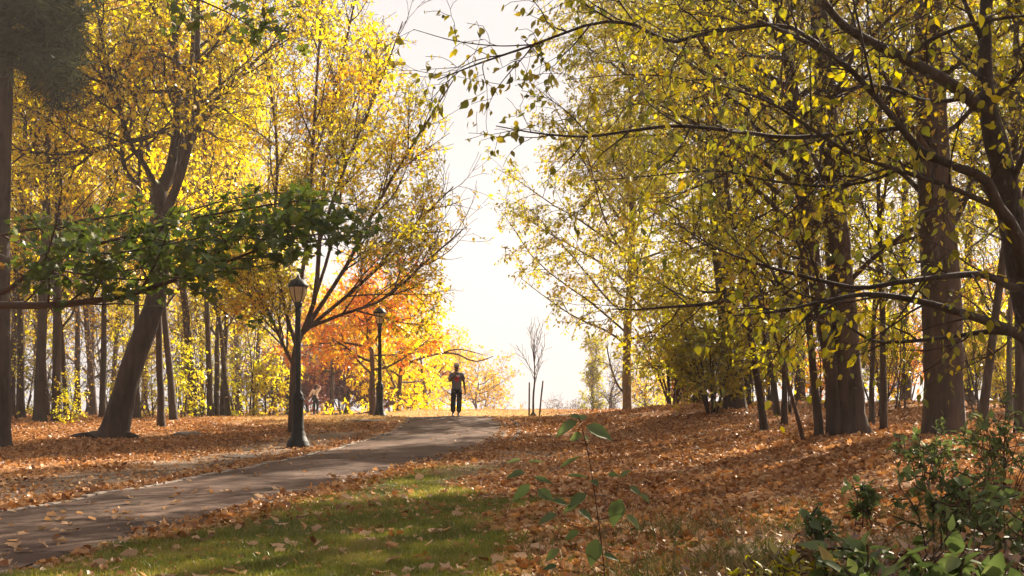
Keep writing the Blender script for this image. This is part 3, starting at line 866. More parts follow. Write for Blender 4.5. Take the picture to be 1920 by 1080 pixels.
far_tree('yellow_thicket', 1275, 90, 700, 2.6, 'tan', 'twig', 'tan feathery tree at the far slope beside the low stump', 85, per=3, size=.16, n=22, ang=48, L2=1.3)
far_tree('bare_shrub_tree', 1140, 80, 690, 1.6, 'tan', 'twig', 'almost bare small tree just left of the birch trunk', 86, per=.25, size=.12, ang=48, L2=1.0)
for i, (px, D, H, lab) in enumerate([(1035, 90, 2.9, 'low pinkish brown thicket right of the staked sapling'), (1078, 88, 2.8, 'small bare thicket left of the thin half bare tree')]):
    shrub('bare_thicket', ground_at(px, D), H, 1.0, 6, 'brownleaf', 'twig', 1.5, .1, lab, 'bush', 90 + i)

# ------------------------------------------------------------------ birch on the crest
random.seed(101)
tr = Tree(keep_right)
p, r = PX([(1176, 774, 50, 24), (1176, 760, 50, 18), (1175, 700, 50, 16.5), (1176, 640, 50, 15.5), (1178, 580, 50, 14.5), (1183, 520, 50, 13), (1186, 400, 50, 11), (1180, 250, 50, 9), (1188, 100, 50, 7), (1192, -40, 50, 4)])
base = Vector(p[0]); base.z = gz(base.x, base.y)
tr.add_trunk(p, r, [dict(n=62, t0=.15, ang=58, len=7.8, taper=.48, up=.03, wig=.10, seg=7, r=.05),
                    dict(n=14, t0=.12, ang=42, len=2.0, taper=.3, up=-.10, wig=.12, seg=5, r=.016),
                    dict(n=6, t0=.1, ang=40, len=.8, taper=.2, up=-.18, wig=.15, seg=4, r=.007)], n=22)
p, r = PX([(1176, 740, 50, 5), (1160, 725, 50, 4), (1146, 690, 50, 3), (1138, 650, 50, 2)])
tr.add_trunk(p, r, [dict(n=7, t0=.2, ang=35, len=.8, seg=4, r=.012), dict(n=3, t0=.2, ang=35, len=.3, seg=3, r=.006)], part='branches', n=8)
tr.twigs = tr.twigs[:-20]
build_tree('yellow_birch', tr, base, 'far', M['lime'], M['twig'], 13, .115, 'tall pale trunked tree on the crest with drooping yellow green crown beside the open sky', 'tree', tmat=M['bark_grey'])

# ================================================================== right wood
random.seed(111)
rw = []
for v in range(4):
    tr = Tree(None)
    H = [13, 15, 12, 16][v]
    pts, rad = straight_trunk((0, 0, 0), H, [.09, .13, .075, .2][v], lean=[(-.5, .1), (.3, 0), (-.3, .3), (.2, .1)][v], wig=.16)
    tr.add_trunk(pts, rad, slim_specs([2.6, 3.2, 2.3, 3.8][v], [20, 24, 18, 28][v], [.20, .28, .14, .22][v], 55, .06))
    rw.append(build_tree('green_gold_woodland_tree', tr, (0, 0, 0), 'far', M[['lime', 'olive', 'lime', 'olive'][v]], M['bark'], 4.0, .105))
RIGHT = [(1434, 28, 0, .9, -3, 'slim dark trunk tilting left, leftmost of the right wood'),
         (1459, 34, 0, .95, -3, 'slim dark trunk tilting left, second from the left in the right wood'),
         (1471, 30, 2, .95, 0, 'thin upright trunk between the tilted slim trunks and the bowed sapling'),
         (1536, 24, 1, .62, 0, 'straight slim trunk standing just left of the double trunked tree'),
         (1634, 30, 2, .9, 0, 'slim dark trunk just right of the double trunked tree'),
         (1657, 26, 0, .8, 1, 'thin dark trunk midway between the two thickest trunks'),
         (1841, 26, 1, .75, 0, 'dark slim trunk right of the thickest straight trunk'),
         (1893, 33, 2, 1.0, 0, 'slim trunk near the right edge behind the green bushes'),
         (1912, 24, 1, .8, 0, 'dark trunk at the right edge of the photo'),
         (1400, 40, 1, 1.0, 0, 'yellow green tree on the crest right of the ivy clad trunk'),
         (1500, 46, 3, 1.0, 0, 'olive tree at the back of the right wood, left of the double trunked tree'),
         (1610, 44, 1, 1.05, 0, 'olive tree at the back, behind the double trunked tree'),
         (1700, 48, 3, 1.0, 0, 'olive tree at the back, between the two thickest trunks'),
         (1815, 46, 3, 1.0, 0, 'olive tree at the back, right of the thickest straight trunk'),
         (1905, 44, 1, 1.1, 0, 'olive tree at the back near the right edge')]
used = set()
for px, D, pr, s, ln, lab in RIGHT:
    o = rw[pr] if pr not in used else copy_tree(rw[pr])
    used.add(pr)
    o.location = ground_at(px, D)
    o.rotation_euler = (0, R(ln * 2 + random.gauss(0, 1)), random.uniform(0, 6.28)) if ln == 0 else (0, R(ln * 2), 0)
    o.scale = (s, s, s * random.uniform(1.0, 1.1))
    tag(o, lab, 'tree', 'slim trees of the right wood')

for x, y, pr, s, lab in ((8.0, 12.5, 1, .95, 'olive tree added for shade just outside the right edge, nearest the bottom corner bushes'), (10.2, 17.0, 3, .9, 'olive tree added for shade just outside the right edge, behind the nearest one'),
                         (13.0, 22.5, 1, 1.1, 'olive tree added for shade outside the right edge, level with the thickest trunk'), (15.5, 29.0, 3, 1.0, 'olive tree added for shade outside the right edge, farthest of those out of view')):
    o = copy_tree(rw[pr])  # more of the wood, out of view, added to shade the lower right
    o.location = (x, y, gz(x, y)); o.rotation_euler = (0, 0, random.uniform(0, 6.28)); o.scale = (s, s, s)
    tag(o, lab, 'tree', 'slim trees of the right wood')

# bowed sapling in front of the right wood
random.seed(115)
tr = Tree()
p, r = PX([(1508, 832, 23, 9), (1495, 780, 23, 8), (1478, 720, 23, 7), (1462, 660, 23, 6), (1448, 610, 23, 5), (1425, 540, 23, 4), (1390, 470, 23, 2)])
base = Vector(p[0]); base.z = gz(base.x, base.y)
tr.add_trunk(p, r, [dict(n=14, t0=.35, ang=50, len=1.3, taper=.3, up=.04, wig=.15, seg=5, r=.016), dict(n=6, t0=.2, ang=45, len=.5, up=-.04, wig=.2, seg=3, r=.006)], n=14)
build_tree('bowed_sapling', tr, base, 'far', M['lime'], M['twig'], 6, .11, 'thin sapling bowed to the left in front of the double trunked tree', 'sapling', tmat=M['bark_red'])

# double trunked big tree
random.seed(121)
big = [dict(n=26, t0=.2, ang=60, len=4.4, taper=.3, up=.03, wig=.12, seg=7, r=.06),
       dict(n=9, t0=.2, ang=45, len=1.6, taper=.3, up=-.02, wig=.15, seg=4, r=.02),
       dict(n=6, t0=.15, ang=45, len=.6, taper=.2, up=-.08, wig=.2, seg=3, r=.008)]
tr = Tree(keep_right)
p, r = PX([(1600, 830, 24, 104), (1597, 812, 24, 72), (1594, 770, 24, 57), (1588, 690, 24, 54), (1578, 560, 24, 51), (1568, 430, 24, 46), (1558, 320, 24, 42), (1548, 180, 24, 38), (1535, 20, 24, 33), (1525, -150, 24, 28), (1515, -420, 24, 20), (1510, -700, 24, 14), (1515, -1000, 24, 5)])
base = Vector(p[0]); base.z = gz(base.x, base.y)
tr.add_trunk(p, r, big, n=26)
p, r = PX([(1566, 822, 23.9, 36), (1562, 760, 23.9, 28), (1556, 680, 23.9, 26), (1540, 590, 23.9, 26), (1522, 470, 23.9, 28), (1508, 330, 23.9, 26), (1488, 180, 23.9, 22), (1462, 20, 23.9, 16), (1440, -150, 24, 8)])
tr.add_trunk(p, r, big, n=22)
build_tree('double_trunked_tree', tr, base, 'far', M['olive'], M['bark'], 4.0, .105, 'big brown tree with a second darker stem growing from its left side', 'tree', tmat=M['bark_big'])

# thickest straight trunk
random.seed(131)
tr = Tree(keep_right)
p, r = PX([(1770, 842, 24, 120), (1770, 822, 24, 88), (1770, 780, 24, 76), (1769, 700, 24, 73), (1768, 630, 24, 73), (1764, 520, 24, 70), (1756, 400, 24, 66), (1748, 250, 24, 60), (1742, 60, 24, 52), (1740, -150, 24, 44), (1740, -420, 24, 30), (1735, -700, 24, 20), (1740, -1050, 24, 6)])
base = Vector(p[0]); base.z = gz(base.x, base.y)
tr.add_trunk(p, r, big, n=26)
build_tree('thick_trunked_tree', tr, base, 'far', M['olive'], M['bark'], 4.0, .105, 'thickest straight dark trunk, standing behind the green bushes at the right', 'tree', tmat=M['bark_big'])

# leafy tree with dark trunk on the crest
random.seed(141)
tr = Tree(keep_right)
p, r = PX([(1378, 775, 38, 52), (1376, 740, 38, 42), (1370, 650, 38, 38), (1358, 520, 38, 36), (1345, 380, 38, 34), (1335, 200, 38, 26), (1325, 40, 38, 20), (1320, -120, 38, 8)])
base = Vector(p[0]); base.z = gz(base.x, base.y)
tr.add_trunk(p, r, [dict(n=46, t0=.03, ang=68, len=3.2, taper=.25, up=-.01, wig=.12, seg=6, r=.05),
                    dict(n=9, t0=.2, ang=45, len=1.3, taper=.3, up=-.04, wig=.15, seg=4, r=.018),
                    dict(n=6, t0=.15, ang=45, len=.55, taper=.2, up=-.08, wig=.2, seg=3, r=.008)], n=20)
build_tree('leafy_dark_trunked_tree', tr, base, 'far', M['lime'], M['bark'], 7.5, .11, 'dark trunked tree on the crest clad to the ground in bright yellow green leaves', 'tree')

# brush at the back of the right wood
for i, (px, D, H, mat, lab) in enumerate([(1262, 45, 4.2, 'lime', 'bright yellow green bush on the crest, leftmost of the right side'), (1290, 48, 2.6, 'red', 'reddish bush behind the low stump on the crest'),
                                          (1336, 36.5, 2.8, 'lime', 'yellow green bush in front of the dark leafy trunk'), (1440, 44, 3.4, 'lime', 'yellow green bush behind the slim tilted trunks'),
                                          (1520, 50, 3.6, 'orange', 'orange bush seen left of the double trunked tree'), (1660, 42, 3.2, 'yellow', 'yellow bush between the two thickest trunks'),
                                          (1700, 52, 4.2, 'orange', 'orange bush far back between the two thickest trunks'), (1825, 40, 3.8, 'yellow', 'bright yellow bush right of the thickest straight trunk'),
                                          (1868, 48, 5.0, 'orange', 'tall orange bush far back at the right edge'), (1900, 36, 2.6, 'yellow', 'yellow bush low at the right edge')]):
    shrub('autumn_bush', ground_at(px, D), H, H * .5, 11 if mat == 'lime' else 8, mat, 'twig', 9, .13, lab, 'bush', 150 + i, group='autumn bushes behind the right wood')

# short leaning stump on the crest
def simple_tubes(name, polys, mat, parent=None):
    return link_mesh(name, tubes_mesh(name, polys, lambda r: 10 if r > .03 else 6), mat, parent)
b = ground_at(1308, 43)
st = cr_spline([(b.x - .12, b.y, b.z - .1, .30), (b.x, b.y, b.z + .12, .24), (b.x + .12, b.y, b.z + .3, .22), (b.x + .22, b.y, b.z + .45, .20), (b.x + .225, b.y, b.z + .452, .01)], 14)
me = tubes_mesh('tree_stump', [(st[:, :3], np.maximum(st[:, 3], .002))], lambda r: 12)
tag(link_mesh('tree_stump', me, M['bark_big']), 'short leaning tree stump on the leaf covered crest', 'stump')

# ================================================================== near tree at the right edge
random.seed(171)
tr = Tree()
tr.rmin = .003
p, r = PX([(2010, 1100, 12.5, 75), (1990, 950, 12.5, 62), (1968, 800, 12.5, 56), (1945, 660, 12.5, 52), (1922, 560, 12.5, 50), (1905, 460, 12.5, 48), (1888, 350, 12.5, 44), (1868, 270, 12.5, 42), (1852, 200, 12.5, 34), (1846, 100, 12.6, 26), (1850, 0, 12.7, 22), (1856, -160, 12.8, 12)])
base = Vector(p[0]); base.z = gz(base.x, base.y); p[0].z = base.z - .1
tr.add_trunk(p, r, [dict(n=5, t0=.62, ang=60, len=2.0, seg=6, r=.03, up=.03), dict(n=7, t0=.15, ang=45, len=.8, seg=5, r=.012, up=-.04), dict(n=4, t0=.1, ang=45, len=.4, seg=4, r=.005, up=-.15)], n=26)
near_sp = [dict(n=-3.4, t0=.12, ang=48, av=14, len=1.0, taper=.25, up=-.01, wig=.14, seg=6, r=.013),
           dict(n=-6.5, t0=.1, ang=45, av=14, len=.42, taper=.2, up=-.08, wig=.16, seg=4, r=.0055)]
for seq in ([(1852, 215, 12.5, 26), (1790, 162, 12.3, 24), (1700, 112, 12.1, 21), (1620, 72, 11.9, 18), (1570, 36, 11.8, 15), (1525, -30, 11.7, 10), (1470, -110, 11.6, 5)],
            [(1925, 540, 12.5, 30), (1905, 440, 12.2, 26), (1870, 385, 12, 22), (1845, 335, 11.8, 20), (1790, 312, 11.7, 17), (1730, 285, 11.6, 15), (1690, 240, 11.5, 13), (1640, 180, 11.5, 12), (1570, 110, 11.4, 10), (1470, 60, 11.4, 8), (1420, 38, 11.4, 6)],
            [(1690, 240, 11.5, 10), (1600, 248, 11.7, 9), (1480, 258, 12, 8.5), (1380, 246, 12.2, 8), (1270, 236, 12.4, 7), (1190, 244, 12.6, 6), (1100, 256, 12.8, 5), (1010, 250, 13, 3.5), (930, 236, 13.2, 2)],
            [(1570, 110, 11.4, 9), (1480, 50, 11.7, 9), (1380, 52, 12, 8.5), (1300, 68, 12.2, 8), (1262, 78, 12.3, 7.5), (1215, 60, 12.4, 7), (1180, 44, 12.5, 6.5), (1110, 44, 12.6, 6), (1000, 84, 12.8, 5), (900, 118, 13, 3.6), (820, 150, 13.1, 2)],
            [(1000, 84, 12.8, 3.2), (930, 86, 12.9, 2.6), (850, 76, 13, 2.2), (775, 55, 13.1, 1.4)],
            [(1918, 545, 12.5, 18), (1880, 530, 12.2, 16), (1840, 514, 12, 14), (1760, 520, 11.8, 12), (1680, 530, 11.6, 10), (1610, 540, 11.6, 9), (1530, 524, 11.6, 8), (1440, 500, 11.7, 6), (1350, 468, 11.8, 4), (1270, 420, 11.9, 2)],
            [(1942, 650, 12.5, 24), (1905, 625, 12.2, 21), (1850, 602, 12, 18), (1780, 580, 11.8, 15), (1700, 560, 11.7, 12), (1620, 552, 11.6, 9), (1540, 566, 11.5, 7), (1460, 584, 11.4, 5), (1370, 592, 11.4, 2.5)],
            [(1906, 625, 12.2, 14), (1850, 622, 12.4, 11), (1780, 632, 12.6, 8), (1700, 640, 12.7, 7), (1640, 640, 12.7, 6), (1600, 618, 12.7, 5), (1560, 590, 12.7, 3)],
            [(1870, 390, 12.1, 11), (1780, 350, 11.6, 10), (1690, 320, 11.3, 9), (1600, 290, 11.1, 8), (1520, 240, 11, 7), (1440, 190, 11, 5), (1350, 160, 11, 3)],
            [(1690, 112, 12.1, 10), (1740, 78, 12, 9), (1800, 52, 11.8, 8), (1870, 36, 11.6, 7), (1940, 28, 11.4, 5)],
            [(1830, 180, 12.4, 10), (1740, 190, 12.8, 8), (1640, 160, 13.2, 7), (1540, 190, 13.6, 6), (1440, 280, 14, 5), (1330, 340, 14.3, 4), (1230, 380, 14.5, 2)],
            [(1740, 285, 11.6, 8), (1660, 330, 11.9, 7), (1560, 350, 12.2, 6), (1450, 340, 12.5, 5), (1340, 320, 12.8, 4), (1220, 330, 13, 3), (1100, 340, 13.3, 1.6)],
            [(1190, 44, 12.5, 4), (1160, 0, 12.3, 3.5), (1130, -50, 12.2, 2.5), (1080, -110, 12, 1.5)],
            [(1640, 180, 11.5, 7), (1620, 90, 11.2, 6), (1600, 0, 11, 5), (1580, -80, 10.8, 3)],
            [(1460, 250, 12, 5), (1380, 190, 12.3, 4), (1290, 150, 12.6, 3), (1180, 140, 12.9, 2.4), (1060, 150, 13.1, 1.5)],
            [(1890, 360, 12.5, 14), (1930, 260, 12.2, 11), (1950, 140, 12, 8), (1960, 0, 11.8, 5)]):
    p, r = PX(seq)
    tr.add_trunk(p, r, near_sp, part='branches', n=22)
build_tree('overhanging_tree', tr, base, 'ovate', M['nearleaf'], M['bark_near'], 3.4, .08, 'near tree at the right edge with long crooked limbs reaching left across the photo', 'tree', tmat=M['bark_near'], droop=1.1, upn=.25, jitter=.03)

# ================================================================== near maple at the left edge
random.seed(181)
mtop = interp_fn([-300, 0, 120, 250, 420, 560, 640, 720], [380, 420, 405, 390, 350, 333, 362, 405])
mbot = interp_fn([-300, 0, 300, 420, 500, 560, 640, 700], [580, 575, 560, 535, 515, 500, 490, 455])
def keep_maple(v):
    x, y = to_px(v)
    return (y < 130 and x < 540) or (x < 715 and mtop(x) + random.gauss(0, 10) < y < mbot(x) - 16 + random.gauss(0, 10))
tr = Tree(keep_maple)
tr.rmin = .003
b = Vector((-7.7, 15.5, gz(-7.7, 15.5)))
pts = [b + Vector((0, 0, -.1)), b + Vector((.05, 0, 1.2)), b + Vector((.1, -.1, 2.6)), b + Vector((0, -.2, 4.2)), b + Vector((.1, -.2, 6.0))]
tr.add_trunk(pts, [.26, .2, .18, .15, .09], None, n=14)
msp = [dict(n=-4.2, t0=.34, ang=50, av=12, prune=.8, len=1.25, taper=.2, up=.04, wig=.10, seg=5, r=.016, flat=.55),
       dict(n=-5.5, t0=.1, ang=48, av=14, len=.5, taper=.2, up=-.03, wig=.14, seg=4, r=.006, flat=.6)]
for seq in ([(-190, 560, 15.3, 26), (-60, 570, 14.6, 17), (60, 573, 14, 14), (150, 568, 13.6, 12.5), (240, 552, 13.3, 11), (320, 528, 13.1, 8), (400, 500, 13, 6), (480, 470, 13, 4), (560, 445, 13, 3), (690, 430, 13, 1.6)],
            [(-190, 540, 15.3, 18), (-50, 565, 14.8, 12), (20, 540, 14.4, 10), (70, 500, 14, 8), (140, 470, 13.6, 7), (250, 440, 13.4, 6), (360, 410, 13.3, 5), (470, 390, 13.2, 4), (580, 375, 13.2, 3), (670, 385, 13.2, 1.6)],
            [(70, 500, 14, 6), (130, 510, 13.6, 5), (240, 524, 13.2, 4), (330, 520, 13, 3), (430, 515, 12.8, 2)],
            [(140, 470, 13.6, 6), (210, 475, 13.2, 5), (300, 460, 12.8, 4), (420, 440, 12.6, 3), (540, 455, 12.5, 3), (640, 445, 12.4, 2), (700, 440, 12.4, 1.2)],
            [(250, 440, 13.4, 5), (340, 400, 13.8, 4), (450, 370, 14, 3), (550, 360, 14.2, 2)],
            [(-190, 480, 15.3, 14), (-40, 450, 15, 9), (60, 430, 14.8, 6), (180, 410, 14.6, 4), (300, 390, 14.4, 2)],
            [(360, 410, 13.3, 4), (460, 420, 13, 3), (560, 420, 12.9, 2), (660, 410, 12.9, 1.2)]):
    p, r = PX(seq)
    tr.add_trunk(p, r, msp, part='branches', n=14)
for seq in ([(-180, 150, 15.3, 14), (0, -60, 14.4, 11), (200, -90, 13.6, 8), (330, -20, 13.2, 5), (420, 20, 13, 3), (470, 50, 13, 1.5)],
            [(200, -90, 13.6, 6), (330, -80, 13.3, 4), (480, -30, 13, 3), (560, 10, 12.9, 1.5)],
            [(330, -20, 13.2, 4), (370, 20, 13.4, 3), (400, 60, 13.5, 1.5)]):
    p, r = PX(seq)
    tr.add_trunk(p, r, [dict(msp[0], n=-2.0, t0=.45, len=.8), msp[1]], part='branches', n=12)
build_tree('green_maple', tr, b, 'maple', M['maple'], M['twig'], 12, .088, 'dark green maple boughs reaching in from the left edge over the path', 'tree', tmat=M['bark'], droop=.45, upn=.7, jitter=.04)

# ================================================================== pine at the left edge
random.seed(191)
tr = Tree()
p, r = PX([(4, 846, 29, 50), (5, 828, 29, 34), (6, 700, 29, 28), (4, 500, 29, 28), (6, 300, 29, 30), (12, 150, 29, 26), (10, 0, 29, 22), (8, -200, 29, 15), (6, -420, 29, 5)])
base = Vector(p[0]); base.z = gz(base.x, base.y)
tr.add_trunk(p, r, None, n=20)
for k in range(60):
    y0 = random.uniform(-330, 120)
    a = random.uniform(-1.5, 1.5); L = random.uniform(1.0, 1.9) * (1 if y0 > -150 else .7)
    s0 = P(8, y0, 29)
    e = s0 + Vector((math.cos(a) * L, math.sin(a) * L, -.3 + random.uniform(-.5, .3)))
    mid = s0.lerp(e, .5) + Vector((0, 0, .2))
    tr.add_trunk([s0, mid, e], [.045, .03, .01], [dict(n=-5, t0=.2, ang=50, len=.7, seg=4, r=.012, up=.03, wig=.1), dict(n=-8, t0=.1, ang=40, len=.36, seg=3, r=.006, up=-.06)], part='branches', n=8)
build_tree('pine_tree', tr, base, 'needle', M['needle'], M['bark'], 20, .33, 'dark pine with tall straight trunk at the left edge', 'tree', droop=-.05, upn=.3, jitter=.02)

# ================================================================== lamp posts
def lathe(name, prof, mat, parent=None, n=20, z0=0.0, rot=0.0, smooth=True):
    r = np.array([p[0] for p in prof]); z = np.array([p[1] for p in prof]) + z0
    th = np.arange(n) * 2 * math.pi / n + rot
    v = np.stack([r[:, None] * np.cos(th), r[:, None] * np.sin(th), np.repeat(z[:, None], n, 1)], -1).reshape(-1, 3)
    i, k = np.meshgrid(np.arange(len(prof) - 1), np.arange(n), indexing='ij')
    f = np.stack([i * n + k, i * n + (k + 1) % n, (i + 1) * n + (k + 1) % n, (i + 1) * n + k], -1).reshape(-1, 4)
    return link_mesh(name, np_mesh(name, v, [f], smooth), mat, parent)

def glass_mat():
    m, t, o = new_mat('milky_lantern_glass')
    n = noise(t, 5, 3, .6)
    rp = ramp(t, [(.3, (.55, .42, .25)), (.7, (.72, .58, .38))])
    t.links.new(n.outputs['Fac'], rp.inputs[0])
    d = t.nodes.new('ShaderNodeBsdfDiffuse'); tr = t.nodes.new('ShaderNodeBsdfTranslucent'); g = t.nodes.new('ShaderNodeBsdfGlossy')
    g.inputs['Roughness'].default_value = .15
    t.links.new(rp.outputs[0], d.inputs[0]); t.links.new(rp.outputs[0], tr.inputs[0])
    a = t.nodes.new('ShaderNodeMixShader'); a.inputs[0].default_value = .6
    t.links.new(d.outputs[0], a.inputs[1]); t.links.new(tr.outputs[0], a.inputs[2])
    b = t.nodes.new('ShaderNodeMixShader'); b.inputs[0].default_value = .08
    t.links.new(a.outputs[0], b.inputs[1]); t.links.new(g.outputs[0], b.inputs[2])
    t.links.new(b.outputs[0], o.inputs[0])
    return m
M['glass'] = glass_mat()

lamp = empty('street_lamp', (0, 0, 0))
lathe('base', [(.0, -.06), (.275, -.06), (.275, .06), (.262, .075), (.262, .12), (.225, .17), (.215, .21), (.185, .25), (.178, .30), (.150, .37), (.145, .40)], M['iron'], lamp, 8, 0, R(22.5), False)
lathe('pedestal', [(.140, .39), (.146, .42), (.132, .46), (.124, .98), (.130, 1.02), (.128, 1.06), (.142, 1.08), (.142, 1.14), (.122, 1.17), (.128, 1.21), (.10, 1.26)], M['iron'], lamp, 16)
pole = lathe('pole', [(.10, 1.25), (.078, 1.29), (.070, 1.34), (.060, 3.02), (.066, 3.05), (.074, 3.08), (.066, 3.12), (.084, 3.16), (.066, 3.19), (.072, 3.24), (.105, 3.33), (.100, 3.36), (.0, 3.36)], M['iron'], lamp, 16)
lant = lathe('lantern_cap', [(.225, 3.70), (.235, 3.72), (.228, 3.755), (.205, 3.80), (.165, 3.855), (.105, 3.895), (.065, 3.905), (.055, 3.93), (.030, 3.94), (.036, 3.965), (.012, 3.99), (.006, 4.03), (0, 4.035)], M['iron'], lamp, 20)
gp = [(.085, 3.355), (.110, 3.40), (.140, 3.48), (.172, 3.58), (.190, 3.66), (.192, 3.705)]
lathe('lantern_glass', gp, M['glass'], lamp, 20)
for k in range(6):
    a = k * math.pi / 3 + R(12)
    pts = [((r + .012) * math.cos(a), (r + .012) * math.sin(a), z) for r, z in gp] + [(.215 * math.cos(a), .215 * math.sin(a), 3.715)]
    q = cr_spline(pts, 12)
    link_mesh('lantern_rib', tubes_mesh('lantern_rib', [(q, np.full(12, .011))], lambda r: 6), M['iron'], lamp)
for i, (px, D, lab) in enumerate([(559, 29.6, 'nearest tall black lamp post with bell shaped lantern, left of the path'), (712, 45.0, 'middle black lamp post where the path tops the rise'), (540, 76, 'farthest lamp post, its lantern hidden in leaves, behind the nearest one')]):
    o = lamp if i == 0 else copy_tree(lamp)
    o.location = ground_at(px, D); o.rotation_euler = (0, 0, i * .4)
    tag(o, lab, 'street lamp', 'black park lamp posts')

# ================================================================== people and dog
def skin(name, V, E, mat, parent, root, sub=2):
    names = list(V)
    me = bpy.data.meshes.new(name)
    me.from_pydata([V[n][:3] for n in names], [(names.index(a), names.index(b)) for a, b in E], [])
    ob = bpy.data.objects.new(name, me)
    col.objects.link(ob)
    ob.modifiers.new('skin', 'SKIN')
    for n, d in zip(names, me.skin_vertices[0].data):
        v = V[n]
        d.radius = (v[3], v[4] if len(v) > 4 else v[3])
        d.use_root = (n == root)
    sm = ob.modifiers.new('sub', 'SUBSURF'); sm.levels = sm.render_levels = sub
    dg = bpy.context.evaluated_depsgraph_get()
    res = bpy.data.meshes.new_from_object(ob.evaluated_get(dg))
    bpy.data.objects.remove(ob)
    bpy.data.meshes.remove(me)
    res.name = name
    for p in res.polygons: p.use_smooth = True
    res.materials.clear()
    return link_mesh(name, res, mat, parent)
def chain(*n): return [(n[i], n[i + 1]) for i in range(len(n) - 1)]

def fingers(V, E, hand, s, base, d, spread, curl, prefix):
    """five separate fingers from the palm vertex; d = finger direction, spread = across the palm, curl = bend direction"""
    d, spread, curl = Vector(d).normalized(), Vector(spread).normalized(), Vector(curl).normalized()
    b = Vector(base)
    for k, (o, L) in enumerate(((-.033, .062), (-.011, .078), (.012, .082), (.033, .070))):
        p1 = b + d * .05 + spread * o
        p2 = p1 + (d * .8 + curl * .35).normalized() * L * .55
        p3 = p2 + (d * .45 + curl * .8).normalized() * L * .5
        for j, (q, r) in enumerate(((p1, .011), (p2, .0095), (p3, .008))): V[f'{prefix}{k}{j}'] = (*q, r)
        E += [(hand, f'{prefix}{k}0')] + chain(*[f'{prefix}{k}{j}' for j in range(3)])
    p1 = b + spread * s * .045 + d * .01
    p2 = p1 + (d * .7 + spread * s * .7).normalized() * .035
    p3 = p2 + (d * .9 + curl * .3).normalized() * .03
    for j, (q, r) in enumerate(((p1, .013), (p2, .011), (p3, .009))): V[f'{prefix}t{j}'] = (*q, r)
    E += [(hand, f'{prefix}t0')] + chain(*[f'{prefix}t{j}' for j in range(3)])

M['skin_dark'] = plain('skin_brown', (.16, .08, .05), .55, 0, .1, 20)
M['skin_pale'] = plain('skin_light', (.50, .30, .22), .55, 0, .1, 20)
M['tshirt'] = plain('grey_cotton', (.17, .165, .21), .95, 0, .12, 25)
M['black_cloth'] = plain('black_cloth', (.014, .013, .016), .9, 0, .25, 25)
M['cap_cloth'] = plain('pale_grey_cloth', (.52, .48, .47), .9, 0, .1, 25)
M['white_print'] = plain('white_print', (.72, .68, .66), .8, 0, .1, 30)
M['red_print'] = plain('red_print', (.55, .035, .05), .8, 0, .1, 30)
M['shoe'] = plain('grey_shoe', (.46, .41, .37), .8, 0, .2, 30)
M['pink'] = plain('pale_pink_cloth', (.92, .80, .76), .95, 0, .08, 25)
M['hair'] = plain('dark_hair', (.025, .015, .012), .6, 0, .3, 40)
M['fur'] = plain('cream_fur', (.62, .48, .30), .95, 0, .15, 40)
M['eye'] = plain('dark_eye', (.02, .015, .012), .3)

def uvs(name, c, rad, mat, parent, seg=12, ring=8):
    bm = bmesh.new()
    bmesh.ops.create_uvsphere(bm, u_segments=seg, v_segments=ring, radius=1, matrix=Matrix.Translation(c) @ Matrix.Diagonal((*rad, 1)))
    for f in bm.faces: f.smooth = True
    me = bpy.data.meshes.new(name); bm.to_mesh(me); bm.free()
    return link_mesh(name, me, mat, parent)

